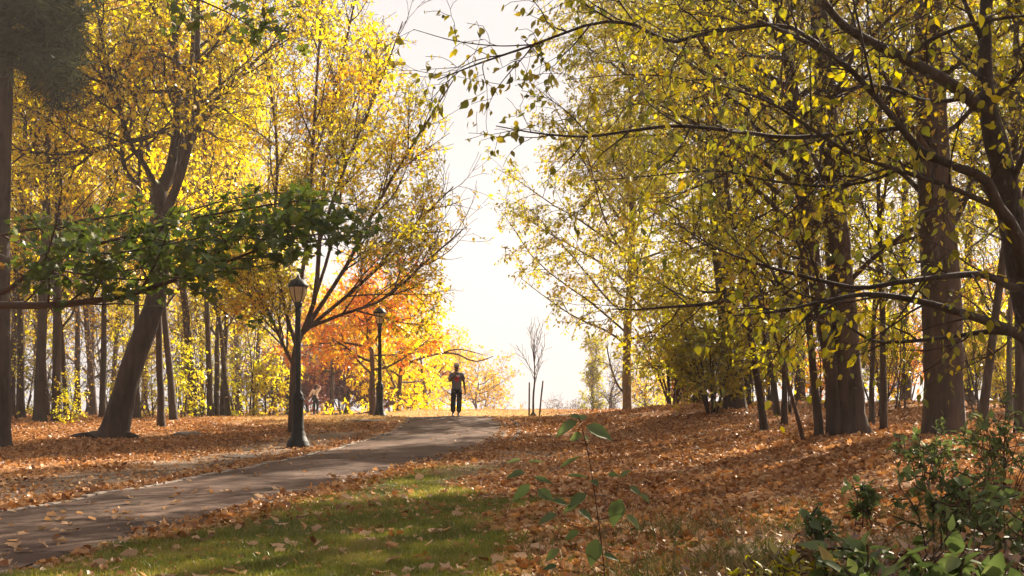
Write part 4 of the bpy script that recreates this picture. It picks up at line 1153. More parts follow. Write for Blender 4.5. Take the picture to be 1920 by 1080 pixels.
def make_man(loc):
    root = empty('person', loc, R(4))
    V = {'pelvis': (0, 0, .95, .14, .10), 'waist': (0, .005, 1.08, .13, .095), 'chest': (0, .005, 1.28, .16, .11), 'upper': (0, .01, 1.40, .14, .09),
         'neck': (0, .005, 1.50, .056), 'jaw': (0, -.022, 1.555, .062, .07), 'head': (0, -.005, 1.63, .076, .09), 'crown': (0, .005, 1.70, .060, .072),
         'nose': (0, -.110, 1.610, .014), 'earl': (-.083, .005, 1.62, .014), 'earr': (.083, .005, 1.62, .014),
         'shl': (-.170, .01, 1.385, .055), 'ell': (-.245, -.06, 1.15, .042), 'wrl': (-.085, -.19, 1.345, .030), 'hal': (-.045, -.20, 1.395, .036, .026),
         'shr': (.170, .01, 1.385, .055), 'elr': (.245, .02, 1.14, .042), 'wrr': (.275, -.04, .90, .030), 'har': (.280, -.06, .83, .036, .026),
         'hil': (-.095, 0, .88, .085), 'knl': (-.105, -.02, .49, .058), 'anl': (-.115, .03, .10, .040), 'tol': (-.13, -.12, .04, .035),
         'hir': (.095, 0, .88, .085), 'knr': (.085, -.06, .49, .058), 'anr': (.065, -.06, .09, .040), 'tor': (.065, -.22, .04, .035)}
    E = chain('pelvis', 'waist', 'chest', 'upper', 'neck', 'jaw', 'head', 'crown') + [('head', 'nose'), ('head', 'earl'), ('head', 'earr')]
    for s in 'lr': E += chain('upper', 'sh' + s, 'el' + s, 'wr' + s, 'ha' + s) + chain('pelvis', 'hi' + s, 'kn' + s, 'an' + s, 'to' + s)
    fingers(V, E, 'hal', 1, (-.045, -.20, 1.395), (.5, .1, .85), (.8, -.1, -.5), (.1, 1, .2), 'fl')
    fingers(V, E, 'har', -1, (.280, -.06, .83), (.05, -.15, -1), (.15, -1, .1), (-1, .1, -.1), 'fr')
    skin('body', V, E, M['skin_dark'], root, 'pelvis')
    for s in (-1, 1): uvs('eye', (s * .032, -.090, 1.638), (.011, .008, .008), M['eye'], root)
    uvs('mouth', (0, -.092, 1.562), (.024, .008, .006), M['eye'], root)
    T = {'hem': (0, 0, .90, .185, .135), 'waist': (0, 0, 1.06, .180, .130), 'chest': (0, .0, 1.28, .19, .135), 'upper': (0, .01, 1.42, .15, .105), 'neck': (0, .01, 1.48, .075),
         'sl': (-.175, .01, 1.385, .078), 'ul': (-.238, -.03, 1.19, .070), 'sr': (.175, .01, 1.385, .078), 'ur': (.238, .02, 1.19, .070)}
    sh = skin('t_shirt', T, chain('hem', 'waist', 'chest', 'upper', 'neck') + chain('upper', 'sl', 'ul') + chain('upper', 'sr', 'ur'), M['tshirt'], root, 'waist')
    q = {'belt': (0, 0, 1.0, .155, .115), 'pelvis': (0, 0, .92, .165, .125)}
    e = chain('belt', 'pelvis')
    for s, kx, ky, ax, ay in (('l', -.108, -.02, -.118, .02), ('r', .09, -.06, .07, -.06)):
        sx = -1 if s == 'l' else 1
        q.update({'h' + s: (sx * .092, 0, .82, .108), 'k' + s: (kx, ky, .48, .086), 'c' + s: (ax, ay, .14, .10)})
        e += chain('pelvis', 'h' + s, 'k' + s, 'c' + s)
    skin('trousers', q, e, M['black_cloth'], root, 'pelvis')
    for ax, ay in ((-.122, .0), (.07, -.09)):
        skin('shoe', {'heel': (ax, ay + .06, .05, .045, .045), 'mid': (ax, ay - .04, .05, .048, .045), 'toe': (ax * 1.05, ay - .15, .035, .040, .032)}, chain('heel', 'mid', 'toe'), M['shoe'], root, 'mid')
    cap = uvs('cap', (0, .003, 1.695), (.098, .110, .082), M['cap_cloth'], root, 16, 10)
    bm = bmesh.new()
    pts = [(.085 * math.cos(a), -.055 - .115 * abs(math.sin(a)), 1.690 - .02 * math.sin(a)) for a in [math.pi * k / 10 for k in range(11)]]
    top = [bm.verts.new(p) for p in pts]; bot = [bm.verts.new((p[0], p[1], p[2] - .008)) for p in pts]
    bm.faces.new(top); bm.faces.new(bot[::-1])
    for k in range(11): bm.faces.new((top[k], bot[k], bot[(k + 1) % 11], top[(k + 1) % 11]))
    me = bpy.data.meshes.new('brim'); bm.to_mesh(me); bm.free()
    link_mesh('brim', me, M['black_cloth'], cap)
    # printed motif on the shirt front, wrapped on the chest
    def print_patch(name, poly, mat, yo):
        dg = bpy.context.evaluated_depsgraph_get(); dg.update()
        bm = bmesh.new()
        vs = [bm.verts.new((x, 0, z)) for x, z in poly]
        bm.faces.new(vs)
        bmesh.ops.triangulate(bm, faces=bm.faces[:])
        bmesh.ops.subdivide_edges(bm, edges=bm.edges[:], cuts=3, use_grid_fill=True)
        for v in bm.verts:
            hit, p, n, i = sh.ray_cast(Vector((v.co.x, -1, v.co.z)), Vector((0, 1, 0)))
            v.co.y = (p.y if hit else -.135) - yo
        me = bpy.data.meshes.new(name); bm.to_mesh(me); bm.free()
        link_mesh(name, me, mat, sh)
    print_patch('white_print', [(-.015, 1.365), (.10, 1.375), (.105, 1.335), (.085, 1.325), (.08, 1.305), (.045, 1.31), (.03, 1.325), (-.02, 1.33)], M['white_print'], .004)
    print_patch('red_print', [(-.04, 1.315), (.03, 1.325), (.06, 1.31), (.115, 1.305), (.10, 1.26), (.075, 1.23), (.07, 1.18), (.025, 1.13), (-.03, 1.15), (-.07, 1.20), (-.07, 1.27)], M['red_print'], .004)
    return tag(root, 'man in grey t-shirt and black trousers walking down the path', 'person')
man = make_man(ground_at(856, 42.0) + Vector((0, 0, .035)))

def make_woman(loc):
    root = empty('person', loc, R(175))
    V = {'pelvis': (0, 0, .92, .13, .10), 'waist': (0, 0, 1.04, .105, .085), 'chest': (0, 0, 1.22, .13, .10), 'upper': (0, .01, 1.32, .12, .08),
         'neck': (0, .005, 1.41, .045), 'jaw': (0, -.02, 1.46, .055, .062), 'head': (0, 0, 1.53, .070, .085), 'crown': (0, .005, 1.59, .055, .065), 'nose': (0, -.10, 1.51, .012),
         'shl': (-.155, .01, 1.33, .05), 'ell': (-.27, .0, 1.50, .036), 'wrl': (-.12, -.02, 1.62, .026), 'hal': (-.06, -.03, 1.645, .03, .02),
         'shr': (.155, .01, 1.33, .05), 'elr': (.27, .02, 1.12, .036), 'wrr': (.40, -.08, .98, .026), 'har': (.45, -.11, .94, .03, .02),
         'hil': (-.085, 0, .85, .085), 'knl': (-.085, -.04, .47, .055), 'anl': (-.08, .02, .09, .038), 'tol': (-.09, -.12, .04, .032),
         'hir': (.085, 0, .85, .085), 'knr': (.075, .03, .47, .055), 'anr': (.07, .08, .09, .038), 'tor': (.075, -.05, .04, .032)}
    E = chain('pelvis', 'waist', 'chest', 'upper', 'neck', 'jaw', 'head', 'crown') + [('head', 'nose')]
    for s in 'lr': E += chain('upper', 'sh' + s, 'el' + s, 'wr' + s, 'ha' + s) + chain('pelvis', 'hi' + s, 'kn' + s, 'an' + s, 'to' + s)
    fingers(V, E, 'hal', 1, (-.06, -.03, 1.645), (1, .1, .25), (.1, -1, .1), (.2, 0, -1), 'fl')
    fingers(V, E, 'har', -1, (.45, -.11, .94), (.7, -.3, -.6), (.4, -1, .1), (-.6, .1, -.7), 'fr')
    skin('body', V, E, M['skin_pale'], root, 'pelvis')
    T = {'hem': (0, 0, .93, .155, .12), 'waist': (0, 0, 1.05, .135, .11), 'chest': (0, 0, 1.22, .155, .12), 'upper': (0, .01, 1.34, .13, .095),
         'sl': (-.165, .01, 1.335, .068), 'el': (-.262, .0, 1.48, .058), 'sr': (.165, .01, 1.335, .068), 'er': (.27, .02, 1.13, .055), 'wr': (.36, -.06, 1.02, .045)}
    skin('jumper', T, chain('hem', 'waist', 'chest', 'upper') + chain('upper', 'sl', 'el') + chain('upper', 'sr', 'er', 'wr'), M['pink'], root, 'waist')
    q = {'belt': (0, 0, .97, .135, .11), 'pelvis': (0, 0, .89, .145, .12)}
    e = chain('belt', 'pelvis')
    for s, x, y1, y2 in ((-1, -.085, -.04, .02), (1, .075, .03, .08)):
        q.update({f'h{s}': (x, 0, .80, .092), f'k{s}': (x, y1, .47, .070), f'c{s}': (x, y2, .09, .055)}); e += chain('pelvis', f'h{s}', f'k{s}', f'c{s}')
    skin('trousers', q, e, M['black_cloth'], root, 'pelvis')
    skin('hair', {'a': (0, .02, 1.60, .075), 'b': (0, .045, 1.53, .085, .07), 'c': (0, .065, 1.43, .07, .04), 'd': (0, .085, 1.36, .045, .025)}, chain('a', 'b', 'c', 'd'), M['hair'], root, 'b')
    tag(root, 'woman in pale pink top walking away, one arm raised to her dark hair', 'person')
    bag = skin('shoulder_bag', {'a': (.02, .19, 1.10, .10, .06), 'b': (.03, .20, .98, .16, .08), 'c': (.03, .19, .84, .15, .08), 'd': (.02, .18, .76, .08, .05)}, chain('a', 'b', 'c', 'd'), M['black_cloth'], None, 'b')
    q = cr_spline([(-.10, .04, 1.42), (-.08, .115, 1.33), (-.03, .14, 1.22), (.02, .18, 1.10)], 10)
    link_mesh('strap', tubes_mesh('strap', [(q, np.full(10, .014))], lambda r: 6), M['black_cloth'], bag)
    bag.location = loc; bag.rotation_euler = (0, 0, R(175))
    tag(bag, 'black shoulder bag hanging on the back of the woman in pink', 'bag')
make_woman(ground_at(592, 67))

def make_walker(loc):
    root = empty('person', loc, R(80))
    V = {'pelvis': (0, 0, .93, .13, .10), 'waist': (0, 0, 1.06, .12, .09), 'chest': (0, 0, 1.25, .14, .105), 'upper': (0, .01, 1.36, .12, .085), 'neck': (0, 0, 1.46, .05),
         'jaw': (0, -.02, 1.52, .058, .065), 'head': (0, 0, 1.59, .075, .09), 'crown': (0, .01, 1.66, .058, .068), 'nose': (0, -.105, 1.57, .013),
         'shl': (-.17, .01, 1.37, .055), 'ell': (-.21, .05, 1.12, .04), 'wrl': (-.20, -.06, .92, .028), 'hal': (-.20, -.10, .85, .032, .022),
         'shr': (.17, .01, 1.37, .055), 'elr': (.21, .06, 1.12, .04), 'wrr': (.21, .02, .90, .028), 'har': (.21, .0, .83, .032, .022),
         'hil': (-.09, 0, .86, .085), 'knl': (-.09, -.12, .50, .058), 'anl': (-.09, -.14, .09, .04), 'tol': (-.09, -.28, .04, .035),
         'hir': (.09, 0, .86, .085), 'knr': (.09, .05, .49, .058), 'anr': (.09, .22, .12, .04), 'tor': (.09, .10, .05, .035)}
    E = chain('pelvis', 'waist', 'chest', 'upper', 'neck', 'jaw', 'head', 'crown') + [('head', 'nose')]
    for s in 'lr': E += chain('upper', 'sh' + s, 'el' + s, 'wr' + s, 'ha' + s) + chain('pelvis', 'hi' + s, 'kn' + s, 'an' + s, 'to' + s)
    fingers(V, E, 'hal', 1, (-.20, -.10, .85), (0, -.4, -1), (0, -1, .3), (.8, 0, -.2), 'fl')
    fingers(V, E, 'har', 1, (.21, .0, .83), (0, -.2, -1), (0, -1, .1), (-.8, 0, -.2), 'fr')
    skin('body', V, E, M['skin_pale'], root, 'pelvis')
    T = {'hem': (0, 0, .84, .165, .13), 'waist': (0, 0, 1.05, .15, .12), 'chest': (0, 0, 1.25, .165, .13), 'upper': (0, .01, 1.38, .13, .10)}
    e = chain('hem', 'waist', 'chest', 'upper')
    for s in (-1, 1):
        T.update({f's{s}': (s * .175, .01, 1.375, .075), f'e{s}': (s * .212, .055, 1.12, .065), f'w{s}': (s * .207, -.03, .93, .05)}); e += chain('upper', f's{s}', f'e{s}', f'w{s}')
    skin('coat', T, e, M['black_cloth'], root, 'waist')
    q = {'belt': (0, 0, .98, .135, .11), 'pelvis': (0, 0, .90, .145, .12)}; e = chain('belt', 'pelvis')
    for s, y1, y2 in ((-1, -.12, -.14), (1, .05, .22)):
        q.update({f'h{s}': (s * .09, 0, .80, .095), f'k{s}': (s * .09, y1, .49, .075), f'c{s}': (s * .09, y2, .11, .06)}); e += chain('pelvis', f'h{s}', f'k{s}', f'c{s}')
    skin('trousers', q, e, M['black_cloth'], root, 'pelvis')
    uvs('hair', (0, .02, 1.63), (.088, .10, .085), M['hair'], root)
    return tag(root, 'dark clothed figure far back among the trunks of the left wood', 'person')
make_walker(ground_at(165, 70))

def make_dog(loc):
    root = empty('dog', loc, R(190))
    V = {'rump': (0, .22, .44, .105, .115), 'belly': (0, .05, .43, .10, .105), 'chest': (0, -.17, .44, .105, .135), 'neck': (0, -.29, .54, .07), 'head': (0, -.36, .62, .065, .07), 'muz': (0, -.47, .595, .036), 'nose': (0, -.50, .59, .024),
         'el': (-.055, -.33, .68, .018), 'er': (.055, -.33, .68, .018), 't1': (0, .33, .50, .026), 't2': (0, .40, .60, .022), 't3': (0, .42, .70, .014)}
    E = chain('rump', 'belly', 'chest', 'neck', 'head', 'muz', 'nose') + [('head', 'el'), ('head', 'er')] + chain('rump', 't1', 't2', 't3')
    for s, x in (('l', -.075), ('r', .075)):
        V.update({'hk' + s: (x, .17, .31, .058), 'ho' + s: (x, .29, .17, .03), 'hp' + s: (x, .26, .03, .026), 'ht' + s: (x, .20, .02, .024),
                  'fs' + s: (x, -.19, .33, .045), 'fw' + s: (x, -.18, .16, .026), 'fp' + s: (x, -.19, .03, .025), 'ft' + s: (x, -.24, .02, .024)})
        E += chain('rump', 'hk' + s, 'ho' + s, 'hp' + s, 'ht' + s) + chain('chest', 'fs' + s, 'fw' + s, 'fp' + s, 'ft' + s)
    skin('body', V, E, M['fur'], root, 'belly')
    return tag(root, 'cream coloured dog seen from behind beside the woman in pink', 'dog')
make_dog(ground_at(605, 66.5))

# ================================================================== staked sapling on the crest
random.seed(201)
D = 46.5
b = ground_at(1000, D)
tr = Tree()
zt = lambda y: CZ + (HY - y) * D / F
pts = [b + Vector((0, 0, -.1)), Vector((b.x, D, zt(745))), Vector((b.x + .05, D, zt(712))), Vector((b.x + .03, D, zt(665))), Vector((b.x + .05, D, zt(620)))]
tr.add_trunk(pts, [.045, .036, .03, .016, .006], [dict(n=13, t0=.38, t1=.8, ang=24, av=8, len=1.7, taper=.45, up=.10, wig=.07, seg=6, r=.014), dict(n=4, t0=.2, ang=28, len=.7, seg=4, r=.006, up=.06, wig=.08)], n=14)
tr.twigs = []
o = build_tree('bare_sapling', tr, b, 'far', M['tan'], M['twig'], 0, .1, 'bare young tree between two stakes on the crest, right of the path', 'sapling')
for c in o.children:
    if c.name.startswith('branches'): c.name = 'crown'
bg_o = lathe('watering_bag', [(0, -.05), (.13, -.05), (.155, .02), (.15, .12), (.115, .24), (.07, .31), (.055, .32)], M['bag'], None, 12)
bg_o.location = b
bg_o.data.transform(Matrix.Diagonal((1.0, .8, 1, 1)))
tag(bg_o, 'dark green watering bag wrapped round the foot of the bare sapling', 'watering bag')
for (x0, x1, y1, lab) in ((992, 992.5, 717, 'left upright wooden stake beside the bare sapling'), (1010, 1018, 714, 'right wooden stake, leaning outward beside the bare sapling')):
    g = ground_at(x0, D - .1)
    top = P(x1, y1, D)
    q = cr_spline([tuple(g - Vector((0, 0, .15))), tuple(g.lerp(top, .5)), tuple(top)], 6)
    v = tubes_mesh('wooden_stake', [(q - np.array(tuple(g)), np.array([.036, .036, .035, .034, .033, .028]))], lambda r: 6, False)
    o = link_mesh('wooden_stake', v, M['wood']); o.location = g
    tag(o, lab, 'stake', 'stakes of the bare sapling')

# ================================================================== rocks and slabs
def rock(name, loc, dim, lab, cat, seed, mat='rock', rough=.12):
    random.seed(seed)
    bm = bmesh.new()
    bmesh.ops.create_icosphere(bm, subdivisions=3, radius=1)
    for v in bm.verts:
        n = math.sin(v.co.x * 3.1 + seed) * math.sin(v.co.y * 2.7 + seed * 2) + .5 * math.sin(v.co.z * 5 + v.co.x * 4)
        v.co *= 1 + rough * n + random.uniform(-.02, .02)
        v.co = Vector((v.co.x * dim[0], v.co.y * dim[1], v.co.z * dim[2]))
    me = bpy.data.meshes.new(name); bm.to_mesh(me); bm.free()
    o = link_mesh(name, me, M[mat]); o.location = loc
    return tag(o, lab, cat)
rock('rock', ground_at(352, 34), (.42, .3, .12), 'low dark rock half buried in leaves right of the leaning tree', 'rock', 3)
rock('flat_stone', ground_at(455, 25.5), (.55, .25, .05), 'flat stone slab lying beside the path left of the nearest lamp post', 'stone', 5)
rock('flat_stone', ground_at(690, 40.5), (.8, .5, .05), 'flat slab in front of the middle lamp post', 'stone', 8)
rock('earth_clod', ground_at(1075, 45), (.9, .4, .12), 'low dark earth mound on the crest right of the staked sapling', 'mound', 9, 'rock', .25)

# ================================================================== foreground plants
def plant(name, stems, leaves, lab, cat, base, lmat, smat='bark_red', seed=0):
    """stems: (px,py,D,w) polylines; leaves: (px,py of stalk end, px,py of tip, D, width factor)"""
    root = empty(name, base)
    off = np.array(tuple(base))
    polys = []
    for s in stems:
        p, r = PX(s)
        r = [x * .5 for x in r]
        q = cr_spline([tuple(a) + (b_,) for a, b_ in zip(p, r)], 14)
        polys.append((q[:, :3] - off, q[:, 3]))
    link_mesh('stems', tubes_mesh('stems', polys, lambda r: 6), M[smat], root)
    rs = np.random.default_rng(seed)
    tv, tf = LT['ovate']
    V, Fc, n0 = [], [], 0
    for x0, y0, x1, y1, D, wf in leaves:
        a = P(x0, y0, D); t = P(x1, y1, D + rs.uniform(-.06, .06))
        ax = t - a; L = ax.length * 1.08; ax.normalize()
        nr = Vector((rs.normal(0, .25), -.75 + rs.normal(0, .2), .8 + rs.normal(0, .2)))
        s = ax.cross(nr).normalized(); n = s.cross(ax)
        v = tv * np.array([wf, 1, 1]) * L
        V.append(v[:, :1] * np.array(s) + v[:, 1:2] * np.array(ax) + v[:, 2:] * np.array(n) + np.array(tuple(a)) - off)
        Fc.append(tf[0] + n0); n0 += len(tv)
    link_mesh('leaves', np_mesh('leaves', np.concatenate(V), [np.concatenate(Fc)]), M[lmat], root)
    return tag(root, lab, cat)
D = 8.5
base = ground_at(1138, D)
plant('broadleaf_seedling',
      [[(1138, 1125, D, 5), (1130, 1040, D, 5), (1120, 960, D, 4.5), (1108, 880, D, 4), (1098, 830, D, 3.5), (1086, 782, D, 3)],
       [(1126, 1005, D, 3), (1075, 985, D - .1, 2.5), (1030, 940, D - .15, 2.2), (995, 900, D - .15, 2), (978, 862, D - .15, 1.5)],
       [(1116, 930, D, 3), (1150, 925, D + .1, 2.2), (1172, 900, D + .15, 1.8), (1176, 885, D + .15, 1.4)],
       [(1122, 975, D, 3), (1165, 960, D, 2.4), (1195, 930, D, 2), (1215, 925, D, 1.4)],
       [(1132, 1060, D, 3), (1080, 1030, D - .15, 2.4), (1040, 1050, D - .2, 1.5)]],
      [(1086, 786, 1070, 776, D, 1.2), (1086, 786, 1100, 780, D, 1.3), (1084, 790, 1041, 818, D, 1.0), (1098, 798, 1147, 823, D, .95), (1092, 816, 1068, 824, D, 1.2), (1095, 818, 1104, 826, D, 1.3),
       (978, 862, 950, 868, D, .5), (990, 866, 1018, 866, D, .4), (985, 886, 948, 896, D, .85), (1000, 895, 1036, 906, D, .5), (994, 908, 962, 938, D, .7), (1008, 918, 1037, 938, D, 1.0), (1035, 938, 1066, 946, D, .8),
       (1050, 878, 1088, 855, D, .35), (1062, 893, 1103, 894, D, .3), (1100, 925, 1066, 950, D, .9), (1090, 940, 1055, 962, D, .7), (1045, 965, 1008, 982, D, 1.2), (1085, 955, 1110, 975, D, .9),
       (1140, 888, 1160, 892, D, .7), (1162, 896, 1182, 882, D, 1.2), (1108, 900, 1122, 910, D, 1.0), (1165, 935, 1148, 985, D, 1.0), (1180, 912, 1202, 928, D, 1.0), (1200, 925, 1218, 942, D, .9), (1175, 965, 1200, 992, D, .8),
       (1118, 1010, 1108, 1060, D, 1.0), (1050, 1030, 1022, 1052, D, .8), (1045, 1060, 1018, 1068, D, .8), (1085, 995, 1060, 1012, D, .9), (1130, 1040, 1160, 1050, D, .9)],
      'young plant with large serrated green leaves standing alone in front of the leaf covered bank', 'plant', base, 'shrubleaf', seed=4)

def leafy_bush(name, px, D, H, W, n, lab, seed, size=.11, per=6, mat='shrubleaf', cat='bush', bmat='bark_red', kind='ovate', droop=.25, upn=.75):
    random.seed(seed)
    loc = ground_at(px, D)
    tr = Tree()
    for q in range(n):
        a = random.uniform(0, 6.28); rr = random.uniform(.1, 1) ** .6 * W; h = H * random.uniform(.75, 1.05) * (1 - .35 * (rr / W) ** 2)
        pts = [loc + Vector((.1 * math.cos(a), .1 * math.sin(a), -.04)), loc + Vector((rr * .5 * math.cos(a), rr * .5 * math.sin(a), h * .6)), loc + Vector((rr * math.cos(a), rr * math.sin(a), h))]
        tr.add_trunk(pts, [.008, .006, .003], [dict(n=6, t0=.35, ang=50, len=W * .4, taper=.3, up=.05, wig=.15, seg=4, r=.004, flat=.7)], n=7)
    o = build_tree(name, tr, loc, kind, M[mat], M[bmat], per, size, lab, cat, merge=True, droop=droop, upn=upn, jitter=.02)
    for c in o.children:
        if c.name.startswith('trunk'): c.name = 'stems'
        if c.name.startswith('crown'): c.name = 'foliage'
    return o
leafy_bush('green_bush', 1720, 6.3, .66, .62, 15, 'low green bush with broad pointed leaves at the bottom right edge', 211, .12, 7)
leafy_bush('green_bush', 1850, 6.2, .56, .5, 13, 'low pale green bush in the bottom right corner', 212, .11, 6)
leafy_bush('green_bush', 1765, 10.2, .85, .62, 11, 'waist high green bush in front of the thickest trunk', 213, .09, 6)
leafy_bush('green_bush', 1890, 9.6, .9, .6, 11, 'waist high green bush at the right edge above the bottom corner bushes', 214, .09, 6)
leafy_bush('green_bush', 1880, 14.5, 1.25, .7, 14, 'taller dark green bush at the right edge behind the waist high ones', 215, .09, 5)
leafy_bush('green_bush', 1735, 16, .8, .45, 10, 'small dull green bush at the foot of the thickest trunk', 216, .09, 5)
leafy_bush('weed', 1618, 12.5, .55, .18, 4, 'thin dark green weed standing in the leaves left of the green bushes', 217, .11, 4, cat='weed')
leafy_bush('weed', 1535, 10.5, .4, .22, 5, 'small green weed among fallen leaves left of the thin dark weed', 218, .09, 4, cat='weed')
leafy_bush('weed', 1500, 8.2, .35, .4, 9, 'patch of dull green weeds left of the bottom right bushes', 219, .07, 4, 'olive', cat='weed')
leafy_bush('withered_weed', 1600, 8.4, .42, .5, 16, 'withered brown weeds above the bottom right bushes', 220, .06, 5, 'brownleaf', cat='weed', bmat='stalk')
leafy_bush('withered_weed', 1740, 8.0, .5, .5, 16, 'withered brown weeds between the two rows of green bushes', 221, .06, 5, 'brownleaf', cat='weed', bmat='twig')
leafy_bush('withered_weed', 1880, 7.6, .55, .5, 14, 'withered weeds at the right edge between the green bushes', 222, .06, 5, 'brownleaf', cat='weed', bmat='twig')
leafy_bush('withered_weed', 1345, 8.0, .30, .35, 10, 'dry brown weeds at the bottom edge right of the young plant', 223, .05, 3, 'brownleaf', cat='weed', bmat='stalk')
# dry stalks
def stalks(seqs, lab, base):
    off = np.array(tuple(base))
    polys = []
    for s in seqs:
        p, r = PX(s)
        q = cr_spline([tuple(a) + (b_,) for a, b_ in zip(p, r)], 12)
        polys.append((q[:, :3] - off, q[:, 3]))
    o = link_mesh('dry_stalk', tubes_mesh('dry_stalk', polys, lambda r: 5), M['stalk'])
    o.location = base
    return tag(o, lab, 'dry weed')
stalks([[(1368, 1130, 7.8, 4), (1360, 1060, 7.8, 3.5), (1345, 1010, 7.8, 3), (1332, 960, 7.8, 2.5), (1322, 900, 7.8, 1.6)], [(1355, 1045, 7.8, 2), (1372, 1030, 7.8, 1.6), (1400, 1012, 7.8, 1.3), (1455, 985, 7.8, .9)], [(1340, 990, 7.8, 1.6), (1385, 965, 7.8, 1.3), (1412, 950, 7.8, .8)]],
       'tall forked straw coloured stalk right of the young plant', ground_at(1368, 7.8))
stalks([[(1412, 1130, 7.6, 3), (1400, 1080, 7.6, 2.5), (1380, 1030, 7.6, 2.2), (1362, 985, 7.6, 1.8), (1360, 945, 7.6, 1)], [(1390, 1055, 7.6, 1.5), (1420, 1035, 7.6, 1)]], 'shorter forked straw stalk at the bottom edge', ground_at(1412, 7.6))
stalks([[(1570, 1130, 7, 3), (1575, 1075, 7, 2.5), (1590, 1045, 7, 2), (1578, 1020, 7, 1)], [(1577, 1065, 7, 1.6), (1598, 1030, 7, 1)]], 'pale forked twig standing at the left of the bottom right bushes', ground_at(1570, 7))

# ================================================================== grass, litter, fallen leaves
def scatter(n, y0, y1, power, margin=2.0, xs=None):
    u = rng.random(n)
    a = 1 - power
    Y = (y0 ** a + u * (y1 ** a - y0 ** a)) ** (1 / a)
    X = (rng.random(n) * 2 - 1) * (Y * .405 + margin)
    return X, Y

# lawn blades
X, Y = scatter(900000, 8.0, 24, 1.6, .3)
k = (X > -5.5) & (X < 2.5); X, Y = X[k], Y[k]
lw, dr, di, pd, sd = zones(X, Y)
patch = vnoise(X, Y, .9, 21) * .6 + vnoise(X, Y, .3, 22) * .4
k = rng.random(len(X)) < lw * np.clip(patch * 2.6 - .62, .06, 1)
X, Y = X[k], Y[k]
n = len(X)
pos = np.stack([X, Y, hz(X, Y)], 1)
ad = np.stack([rng.normal(0, .45, n), rng.normal(0, .45, n), np.ones(n)], 1)
nr = rng.normal(0, 1, (n, 3))
LT['blade'] = (np.array([(-.07, 0, 0), (.07, 0, 0), (.045, .6, .06), (0, 1, .22), (-.045, .6, .06)]), [np.array([(0, 1, 2), (0, 2, 4), (4, 2, 3)])])
sz = np.clip(rng.normal(.048, .014, n), .02, .09)
tag(link_mesh('grass', leaves_mesh('grass', 'blade', pos, ad, nr, sz), M['grassblade']), 'short green grass of the foreground lawn beside the path', 'grass', kind='stuff')
print('grass blades', n)

# dry grass on the crest
X, Y = scatter(160000, 34, 60, .5, .5)
k = (X < 5) & (X > -14); X, Y = X[k], Y[k]
lw, dr, di, pd, sd = zones(X, Y)
k = (rng.random(len(X)) < dr) & (pd > .05); X, Y = X[k], Y[k]
n = len(X)
pos = np.stack([X, Y, hz(X, Y)], 1)
ad = np.stack([rng.normal(0, .5, n), rng.normal(0, .5, n), np.ones(n)], 1)
tag(link_mesh('dry_grass', leaves_mesh('dry_grass', 'blade', pos, ad, rng.normal(0, 1, (n, 3)), np.clip(rng.normal(.075, .02, n), .03, .12)), M['drygrass']), 'short straw coloured grass on the sunlit crest', 'dry grass', kind='stuff')

# leaf litter
def litter(n, y0, y1, power, kind, smin, smax):
    X, Y = scatter(n, y0, y1, power, 1.2)
    lw, dr, di, pd, sd = zones(X, Y)
    cl = vnoise(X, Y, .8, 31) * .5 + vnoise(X, Y, 2.6, 32) * .5
    wild = sstep(.2, 2.4, X) * sstep(15.5, 11, Y)
    dens = (1 - .93 * lw - .9 * dr - .92 * di) * (1 - .72 * wild)
    dens = dens * np.clip(cl * 3.0 - .75, .16, 1)
    edge = np.exp(-((pd - .15) / .3) ** 2) * (sd > 0) * (Y > 11.5) * (Y < 32) * .8 + np.exp(-((pd - .5) / .25) ** 2) * (sd < 0) * .4
    dens = np.where((pd < .2) & (sd < 0), .06, dens)
    edge = np.where((pd < .2) & (sd < 0), 0, edge)
    dens = np.maximum(dens, edge)
    dens = np.where(pd < .0, .0025 + .25 * np.exp(-((pd) / .14) ** 2) * (sd > 0) * (Y > 12), dens)
    k = rng.random(len(X)) < dens
    X, Y, pd = X[k], Y[k], pd[k]
    m = len(X)
    pos = np.stack([X, Y, hz(X, Y) + np.where(pd < 0, .045, .012) + rng.random(m) * .02], 1)
    ad = np.stack([rng.normal(0, 1, m), rng.normal(0, 1, m), rng.normal(0, .28, m)], 1)
    nr = np.stack([rng.normal(0, .55, m), rng.normal(0, .55, m), np.ones(m)], 1)
    sz = smin + (smax - smin) * rng.random(m) ** 2.2
    print('litter', m)
    return leaves_mesh('leaf_litter', kind, pos, ad, nr, sz)
tag(link_mesh('leaf_litter', litter(340000, 7.5, 24, .9, 'curl', .03, .105), M['litter']), 'brown and rust fallen leaves strewn over the near ground', 'fallen leaves', kind='stuff')
tag(link_mesh('leaf_litter', litter(480000, 24, 62, .6, 'far', .055, .12), M['litter']), 'brown and rust fallen leaves strewn under the trees up to the crest', 'fallen leaves', kind='stuff')

# tangle of dry weeds and grass at the lower right
X, Y = scatter(260000, 6.0, 16, 1.2, .6)
k = rng.random(len(X)) < sstep(-.2, 2.0, X) * sstep(15.5, 11, Y) * np.clip(vnoise(X, Y, .7, 41) * 2 - .5, .05, 1) * .55
X, Y = X[k], Y[k]
n = len(X)
pos = np.stack([X, Y, hz(X, Y)], 1)
ad = np.stack([rng.normal(0, .7, n), rng.normal(0, .7, n), np.abs(rng.normal(.6, .4, n)) + .1], 1)
LT['straw'] = (np.array([(-.022, 0, 0), (.022, 0, 0), (.016, .6, .08), (0, 1, .30), (-.016, .6, .08)]), [np.array([(0, 1, 2), (0, 2, 4), (4, 2, 3)])])
M['weedblade'] = leaf_mat('weed_blade', [(0.0, (.05, .07, .02)), (.4, (.11, .12, .035)), (.7, (.22, .14, .06)), (1.0, (.40, .27, .13))], 0.35, gloss=0.02, clump=.4, clump_scale=1.5)
